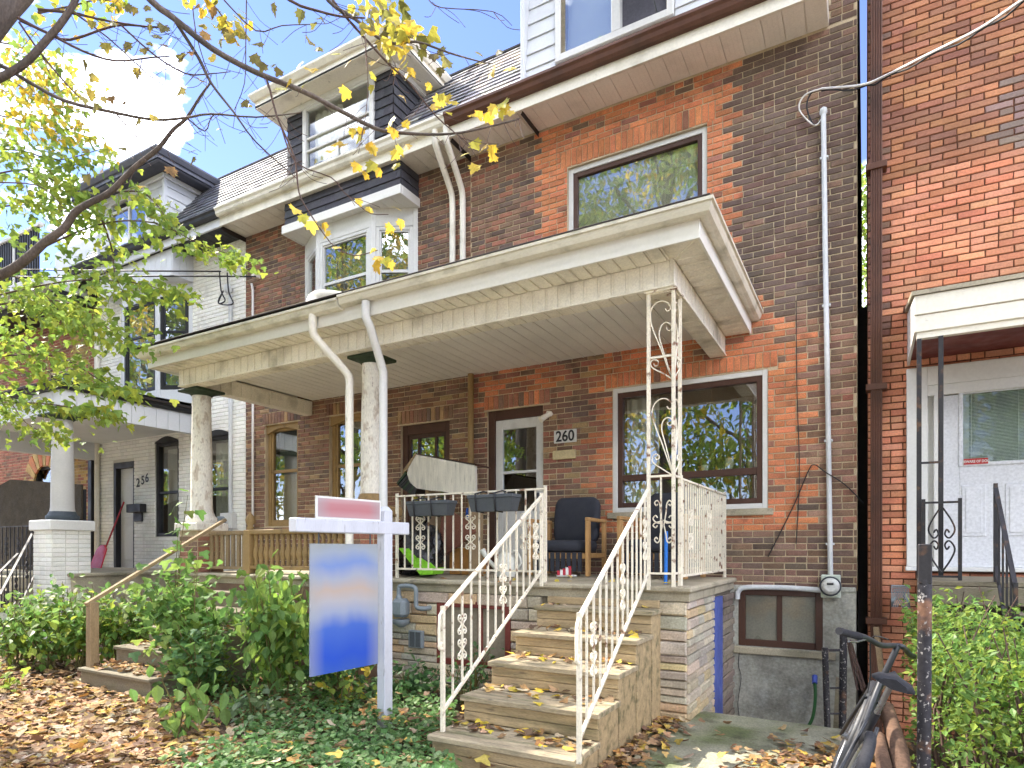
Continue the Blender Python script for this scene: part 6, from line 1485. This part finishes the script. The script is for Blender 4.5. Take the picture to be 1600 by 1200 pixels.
def f_right():
    a, b = rv.uniform(940, 1420), rv.uniform(1125, 1260); p = atZ(a, b, .03)
    w_ = max(0, min(1, (b-1145)/45))*max(0, min(1, (a-1120)/130))
    if rv.random() > .06+w_ or p.x < SX1+.03 or p.y > 5.4: return None
    p.z = .02+rv.uniform(0, .02); return p
litter(700, f_right, .075)
def f_edge():
    x, y = SX1+abs(rv.gauss(.05, .09))+.03, rv.uniform(3.5, 5.15); return Vector((x, y, .025+rv.uniform(0, .02)))
litter(260, f_edge, .07)
o = lt.build('leaf_litter', m_deadleaf, None, 'stuff'); tag(o, 'brown and yellow fallen maple leaves covering the ground', 'fallen leaves')
lt = MB()
def f_step():
    k = rv.choice((0, 0, 0, 1, 1, 2, 2, 3, 3, 4, 5)); y0 = NY[k]+.02 if k < 5 else 5.2
    x = rv.uniform(SX0+.02, SX1-.02); y = y0+abs(rv.gauss(.25, .09)) if k < 5 else rv.uniform(5.2, 6.9)
    if k == 5: return Vector((rv.uniform(-4, -1.4), y, PF+.012))
    return Vector((x, min(y, y0+.36), .185*(k+1)+.008+rv.uniform(0, .012)))
litter(240, f_step, .07, cols=DEAD+YEL_[:2])
def f_step2():
    k = rv.choice((0, 0, 1, 2)); return Vector((rv.uniform(TX0+.02, TX1), 3.57+.36*k+rv.uniform(.05, .33), .18*(k+1)+.01+rv.uniform(0, .015)))
litter(240, f_step2, .08)
o = lt.build('stair_leaves', m_deadleaf, None, 'stuff'); tag(o, 'dry fallen leaves scattered on the stair treads and porch', 'fallen leaves')
# hedge by the right-hand steps
hd = thing('hedge', 'bright green leafy hedge beside the rusty post', 'hedge', (.95, 4.6, 0))
f = MB(); s = MB(); cnt = 0
def htop(x, y): return 1.05-.30*max(0, x-.45)-.10*max(0, 4.3-y)+.10*math.sin(x*9+y*5)+.06*math.sin(x*23-y*17)
cnt = 0
while cnt < 24000:
    x, y = rv.uniform(.22, 2.3), rv.uniform(3.55, 5.45)
    if x < .27+.07*math.sin(y*7)+max(0, (4.0-y))*.15: continue
    zt = htop(x, y); z = zt*(1-abs(rv.gauss(0, .42)))
    if z < .02: continue
    rnd_leaf(f, OVALS, Vector((x, y, z)), .046, LIME[2:]+GRN+[LIME[0]], 1.3, .2); cnt += 1
for i in range(90):
    x, y = rv.uniform(.35, 1.9), rv.uniform(3.7, 5.3); zt = htop(x, y)
    s.tube(smooth_path([(x, y, -.02), (x+rv.uniform(-.15, .15), y+rv.uniform(-.15, .15), zt*.5), (x+rv.uniform(-.2, .2), y+rv.uniform(-.2, .2), zt+.03)], 3), [.009]*3+[.007]*2+[.003]*2, 5)
s.build('branches', m_twig, hd, kind='stuff'); f.build('foliage', m_leaf, hd, kind='stuff')

# ------------------------------------------------------------------ the street maple whose limbs cross the sky
mt = thing('maple_tree', 'maple tree with thin yellow-leaved branches across the sky', 'tree', (-6.75, 1.9, 0))
TB = Vector((-6.75, 1.9, 0))
tr = MB().tube(smooth_path([TB+Vector((0, 0, -.1)), TB+Vector((.02, 0, .35)), TB+Vector((.05, .02, 2.2)), TB+Vector((.02, .1, 4.2)), TB+Vector((.1, .2, 5.6)), TB+Vector((.5, .45, 7.0)), TB+Vector((1.1, .8, 9.0))], 4),
     [lerp(.34, .27, min(1, k/6)) if k < 7 else lerp(.27, .10, (k-7)/17) for k in range(25)], 14); tr.build('trunk', m_bark, mt)
limbs = [ # (pixels, forward distance from/to, radius from/to)
 ([(-150, 250), (-60, 110), (0, 25), (35, -12), (80, -70), (160, -200)], 5.2, 5.6, .11, .07),
 ([(-140, 200), (-60, 150), (0, 122), (40, 98), (75, 60), (100, 30), (120, -5), (135, -60)], 5.3, 5.3, .034, .022),
 ([(28, 28), (75, 52), (110, 62), (180, 40), (235, 42), (265, 44)], 5.4, 5.2, .014, .005),
 ([(60, 15), (110, 20), (170, 33), (235, 42), (262, 40)], 5.4, 5.1, .012, .004),
 ([(-80, 80), (0, 102), (40, 125), (100, 157), (175, 175), (240, 187), (290, 184), (330, 178), (400, 183), (470, 176)], 5.5, 4.9, .02, .004),
 ([(32, 32), (75, 52), (130, 80), (180, 95), (235, 90), (265, 88)], 5.4, 5.1, .013, .004),
 ([(-160, 500), (-60, 455), (0, 430), (25, 417), (50, 397), (72, 377), (100, 357), (117, 332), (140, 317), (172, 300), (210, 262), (247, 232), (270, 203), (292, 184), (312, 152), (330, 128)], 5.8, 5.2, .048, .007),
 ([(150, -90), (235, 0), (270, 27), (330, 75), (400, 113), (472, 142), (530, 172), (585, 200), (620, 207), (670, 210), (722, 207), (800, 189), (812, 185)], 5.0, 4.7, .028, .004),
 ([(270, 27), (310, 90), (330, 130), (365, 175), (400, 222), (465, 280)], 5.0, 4.9, .016, .004),
 ([(380, -60), (452, 0), (497, 17), (535, 26), (570, 28)], 4.9, 4.8, .012, .006),
 ([(480, -60), (512, 0), (555, 30), (605, 67), (650, 65), (700, 82), (745, 95), (770, 100)], 4.9, 4.6, .016, .003),
 ([(500, -40), (520, 0), (545, 32), (575, 65), (607, 100), (640, 130), (680, 180), (720, 215), (735, 228)], 4.9, 4.7, .012, .003),
 ([(400, 112), (417, 125), (432, 180), (452, 225), (462, 255), (467, 300), (482, 330), (517, 380), (540, 395), (560, 399), (590, 391)], 4.9, 4.7, .009, .003),
 ([(440, 200), (462, 254), (517, 277), (537, 300), (560, 320), (580, 334), (607, 335)], 4.85, 4.7, .006, .0025),
 ([(180, 176), (215, 215), (240, 232)], 5.4, 5.3, .008, .004), ([(116, 20), (170, 60), (230, 115), (270, 142)], 5.3, 5.1, .008, .003),
 ([(30, 35), (65, 85), (110, 138), (150, 175), (190, 205), (228, 232)], 5.4, 5.2, .009, .003), ([(190, 40), (240, 85), (290, 115), (330, 115), (360, 112)], 5.1, 5.0, .008, .003),
 ([(222, 92), (215, 125), (208, 145)], 5.1, 5.1, .004, .002), ([(300, 0), (306, 50), (320, 100), (330, 120)], 5.0, 5.0, .005, .003), ([(385, 0), (384, 70), (382, 130), (366, 172)], 5.0, 5.0, .005, .003),
 ([(350, 0), (400, 48), (440, 40), (490, 38)], 5.0, 4.9, .006, .003), ([(605, 67), (608, 90), (612, 110)], 4.8, 4.8, .004, .002), ([(570, 60), (575, 130), (570, 190), (560, 240)], 4.8, 4.8, .004, .002),
 ([(670, 0), (690, 12), (770, 18), (800, 40)], 4.7, 4.6, .004, .002), ([(0, 285), (60, 290), (95, 320), (110, 340)], 5.6, 5.5, .006, .003), ([(292, 184), (320, 205), (330, 183), (345, 176)], 5.1, 5.1, .006, .003),
]
for pts, d0, d1, r0, r1 in limbs:
    P = [atD(x, y, lerp(d0, d1, i/(len(pts)-1))) for i, (x, y) in enumerate(pts)]
    Q = smooth_path(P, 3); n_ = len(Q)
    MB().tube(Q, [lerp(r0, r1, k/(n_-1)) for k in range(n_)], 10 if r0 > .03 else 6).build('limb', m_bark if r0 > .015 else m_twig, mt)
# fine twigs
tw = MB(); rt_ = random.Random(5)
for pts, d0, d1, r0, r1 in limbs[1:]:
    for k in range(len(pts)-1):
        for _ in range(2):
            t = rt_.random(); x, y = lerp(pts[k][0], pts[k+1][0], t), lerp(pts[k][1], pts[k+1][1], t); d_ = lerp(d0, d1, (k+t)/(len(pts)-1))
            dx, dy = rt_.uniform(-45, 60), rt_.uniform(10, 60)
            if x+dx > 830 or y+dy > 330: continue
            P = [atD(x, y, d_), atD(x+dx*.5, y+dy*.5+rt_.uniform(-8, 8), d_-.05), atD(x+dx, y+dy*.8, d_-.1)]
            tw.tube(smooth_path(P, 3), .0022, 4, caps=False)
tw.build('twigs', m_twig, mt, kind='stuff')
# single yellow leaves on the outer limbs: 4x pixels of the [400,0] quarter
c2 = [(500,330),(580,390),(340,430),(300,530),(165,545),(215,490),(565,550),(735,530),(760,380),(745,465),(850,280),(940,410),(960,450),(1090,520),(1160,585),(925,600),(1140,665),(1190,700),(1260,630),(850,745),(920,755),(860,800),(1100,650),(600,800),(660,800),(690,900),(640,840),(520,880),(465,940),(550,900),(915,920),(900,960),(875,1020),(730,1010),(640,1020),(690,1080),(770,1050),(1470,440),(1410,390),(1580,420),(1400,690),(1500,650),(1560,650),(1590,690),(1440,700),(1360,710),(1430,910),(1480,905),(1300,960),(1360,880),(1385,1030),(1490,965),(930,380),(890,430),(970,420),(940,900),(880,940),(1150,600),(1180,600),(700,890),(720,910),(820,290),(830,250),(1540,640),(1530,690),(250,1300),(290,1340),(430,1390),(440,1440),(350,1380),(500,1540),(720,1550),(740,1640),(800,1610),(820,1630),(760,1600),(640,1580),(850,1410),(880,1300),(920,1370),(640,1240),(700,1290)]
dg2 = [(1130,230),(1150,300),(1110,335),(1200,370),(960,185),(405,120),(370,165),(340,255),(395,290),(270,400),(130,400),(50,390),(35,260),(100,20),(1390,325),(1510,310),(1040,310),(740,40),(700,60),(660,30),(780,20),(800,60),(720,110),(760,90),(690,150),(740,170),(800,160),(790,200),(850,180),(560,60),(150,430),(290,60),(1150,420),(620,70)]
mlf = []
for sh in (MAPLE, fold([(x*1.1, y*.95) for x, y in [(0, 0), (.24, .04), (.44, .0), (.36, .18), (.55, .40), (.38, .42), (.40, .60), (.2, .58), (.15, .8), (0, 1.0)]], -.25), fold([(x*.8, y) for x, y in [(0, 0), (.22, .02), (.42, -.02), (.36, .16), (.58, .36), (.40, .40), (.44, .58), (.22, .56), (.16, .78), (0, 1.0)]], .5)):
    b = MB(); b._add(sh[0], sh[1]); mlf.append(b.mesh('leaf', m_leaf))
def hang(px, py, d_, cols, s_=.092):
    o = inst('leaf', mlf[rv.randrange(3)], mt, atD(px, py, d_), (s_*rv.uniform(.75, 1.2),)*3, jit(rv.choice(cols), .15, rv), (rv.uniform(-2.6, -.9), rv.uniform(-.6, .6), TH+rv.uniform(-.9, .9)))
for x, y in c2: hang(400+x/4+rv.uniform(-2, 2), y/4, rv.uniform(4.6, 4.95), YEL_)
for x, y in dg2: hang(400+x/4, y/4, rv.uniform(4.7, 5.0), [(.20, .17, .05), (.24, .22, .06), (.16, .14, .05), (.3, .26, .06)])
c1 = [(515,370),(600,470),(570,560),(640,600),(695,600),(790,630),(525,605),(590,640),(860,740),(965,720),(1010,770),(785,920),(1135,540),(1265,505),(905,300),(850,420),(1060,250),(980,240),(990,220),(940,260),(1040,280),(1370,130),(1340,40),(1330,20),(1400,170),(1440,210),(1410,250),(1280,150),(1290,200),(1350,370),(1220,320),(1150,360),(1370,800),(1210,940),(1205,980),(800,260),(660,265),(580,130),(700,130),(840,40),(790,30),(930,110),(930,150),(980,130),(1030,160),(1500,390),(1520,630),(1560,650),(1580,340),(1240,20),(1060,1040),(1090,1080),(900,1160),(640,1050),(700,1010),(545,1090),(570,1000),(550,930),(920,30),(1160,30)]
for x, y in c1: hang(x/4, y/4, rv.uniform(4.9, 5.3), [(.30, .24, .06), (.22, .19, .06), (.36, .28, .06), (.26, .15, .06)], .085)
# dense left-hand foliage hanging in sprays
fo_ = MB(); st_b = MB()
sprays = [([(40, 400), (150, 352), (240, 348), (320, 385), (390, 405)], 6.4, 560, 24), ([(-40, 470), (100, 440), (200, 440), (285, 462)], 6.5, 700, 28), ([(-40, 480), (90, 470), (150, 500), (205, 540)], 6.3, 620, 26),
  ([(-40, 560), (80, 555), (150, 590), (185, 615)], 6.2, 560, 24), ([(-40, 630), (60, 630), (130, 640), (170, 645)], 6.2, 430, 20), ([(-60, 330), (40, 320), (100, 330), (150, 340)], 6.8, 620, 30), ([(-60, 400), (40, 440), (90, 480), (120, 520)], 6.8, 620, 32),
  ([(-60, 230), (30, 235), (90, 250), (160, 232)], 6.6, 420, 22), ([(-60, 170), (20, 185), (80, 205), (115, 200)], 6.9, 520, 26), ([(-60, 60), (20, 70), (70, 95), (100, 125)], 7.2, 520, 26), ([(-60, 120), (20, 130), (60, 150), (100, 140)], 7.0, 420, 24),
  ([(-60, 520), (20, 520), (60, 560), (90, 600)], 6.9, 620, 34), ([(-60, 590), (0, 610), (40, 660), (80, 680)], 6.8, 420, 26), ([(160, 345), (175, 390), (180, 430), (200, 470)], 6.5, 220, 22), ([(-40, 280), (40, 265), (90, 285), (130, 300)], 6.5, 360, 22), ([(170, 300), (220, 300), (245, 320), (262, 345)], 6.3, 110, 18), ([(60, 20), (110, 10), (150, 0), (200, 5)], 5.6, 60, 14), ([(570, -20), (600, 10), (620, 35), (640, 60)], 4.85, 70, 24), ([(300, -20), (335, 10), (350, 30), (365, 55)], 5.2, 45, 18)]
for pts, d_, n_, rad in sprays:
    Q = smooth_path([atD(x, y, d_+.25*math.sin(i*1.7)) for i, (x, y) in enumerate(pts)], 4); st_b.tube(Q, [lerp(.011, .003, k/(len(Q)-1)) for k in range(len(Q))], 5)
    top = pts[0][1] < 200
    for _ in range(int(n_*(.54 if n_ > 150 else 1))):
        t = rv.random()**.85*(len(Q)-1); k = min(int(t), len(Q)-2); p = Q[k].lerp(Q[k+1], t-k)
        rr_ = rad/FPX*d_*(1.15-.5*t/(len(Q)-1))
        p = p+Vector((rv.gauss(0, rr_), rv.gauss(0, rr_*1.3), -abs(rv.gauss(0, rr_*.7))+rr_*.35))
        x_, y_, _f = pix(p)
        cols = (YEL_+LIME if top else LIME+LIME+GRN[3:])
        if 4.7 < d_ < 5.3: cols = YEL_+[(.2, .2, .05), (.26, .24, .05)]
        fo_.leaf(MAPLE5, p, rv.uniform(0, 2*PI), rv.gauss(-.75, .5), rv.gauss(0, .5), (.082 if d_ > 5.4 else .1)*rv.uniform(.6, 1.15), jit(rv.choice(cols), .2, rv))
st_b.build('twigs', m_twig, mt, kind='stuff'); fo_.build('crown', m_leaf, mt, kind='stuff')
# ------------------------------------------------------------------ trees across the street (seen in the glass) and behind the gap
def far_tree(seed, cols):
    r_ = random.Random(seed); f = MB(); t = MB()
    t.tube(smooth_path([(0, 0, -.2), (.1, 0, 3), (-.1, .1, 7), (.2, 0, 12), (.3, 0, 15)], 3), [.36, .34, .32, .3, .28, .26, .24, .2, .17, .13, .09, .06, .03], 10)
    cl = []
    for i in range(58):
        z = r_.uniform(2.6, 17); R_ = 5.0*math.sin(min(1, max(.12, (18.2-z)/9.5))*PI/2)*(.5+.5*min(1, (z-2)/4)); a = r_.uniform(0, 2*PI); d_ = R_*math.sqrt(r_.uniform(.05, 1))
        c = Vector((d_*math.cos(a), d_*math.sin(a), z)); cl.append(c)
        if i % 2 == 0: t.tube(smooth_path([(0, 0, max(2.5, z-2.6)), (c.x*.5, c.y*.5, z-1), c], 3), [.1, .08, .07, .06, .05, .04, .02], 6)
        cc = r_.choice(cols)
        for _ in range(190):
            p = c+Vector((r_.gauss(0, .75), r_.gauss(0, .75), r_.gauss(0, .5)))
            f.leaf(OVALS, p, r_.uniform(0, 6.3), r_.gauss(-.5, .6), r_.gauss(0, .6), r_.uniform(.2, .36), jit(r_.choice(cc), .25, r_))
    return t.mesh('trunk', m_bark), f.mesh('crown', m_leaf)
FT = [far_tree(1, [LIME, YEL_+LIME, GRN+LIME]), far_tree(2, [YEL_, LIME, LIME+GRN])]
for i, x in enumerate((-44, -35, -27, -19.5, -13.5, -8, -2.5, 4)):
    T = thing('street_tree', 'tall yellow-green street tree across the road', 'tree', (x, -12.5+1.4*math.sin(i*2.1), -.02), 'street trees across the road')
    a, b = FT[i % 2]
    for nm, me in (('trunk', a), ('crown', b)):
        o = bpy.data.objects.new(nm, me); COL.objects.link(o); o.parent = T; o.rotation_euler = (0, 0, i*1.3); o.scale = (1, 1, 1.3); o.color = (0, 0, 0, 1)
        if nm == 'crown': o['kind'] = 'stuff'
T = thing('street_tree', 'sunlit green tree seen through the narrow gap between the houses', 'tree', (.4, 31, -.02))
a, b = far_tree(3, [LIME, GRN, LIME])
for nm, me in (('trunk', a), ('crown', b)):
    o = bpy.data.objects.new(nm, me); COL.objects.link(o); o.parent = T; o.color = (0, 0, 0, 1)
    if nm == 'crown': o['kind'] = 'stuff'
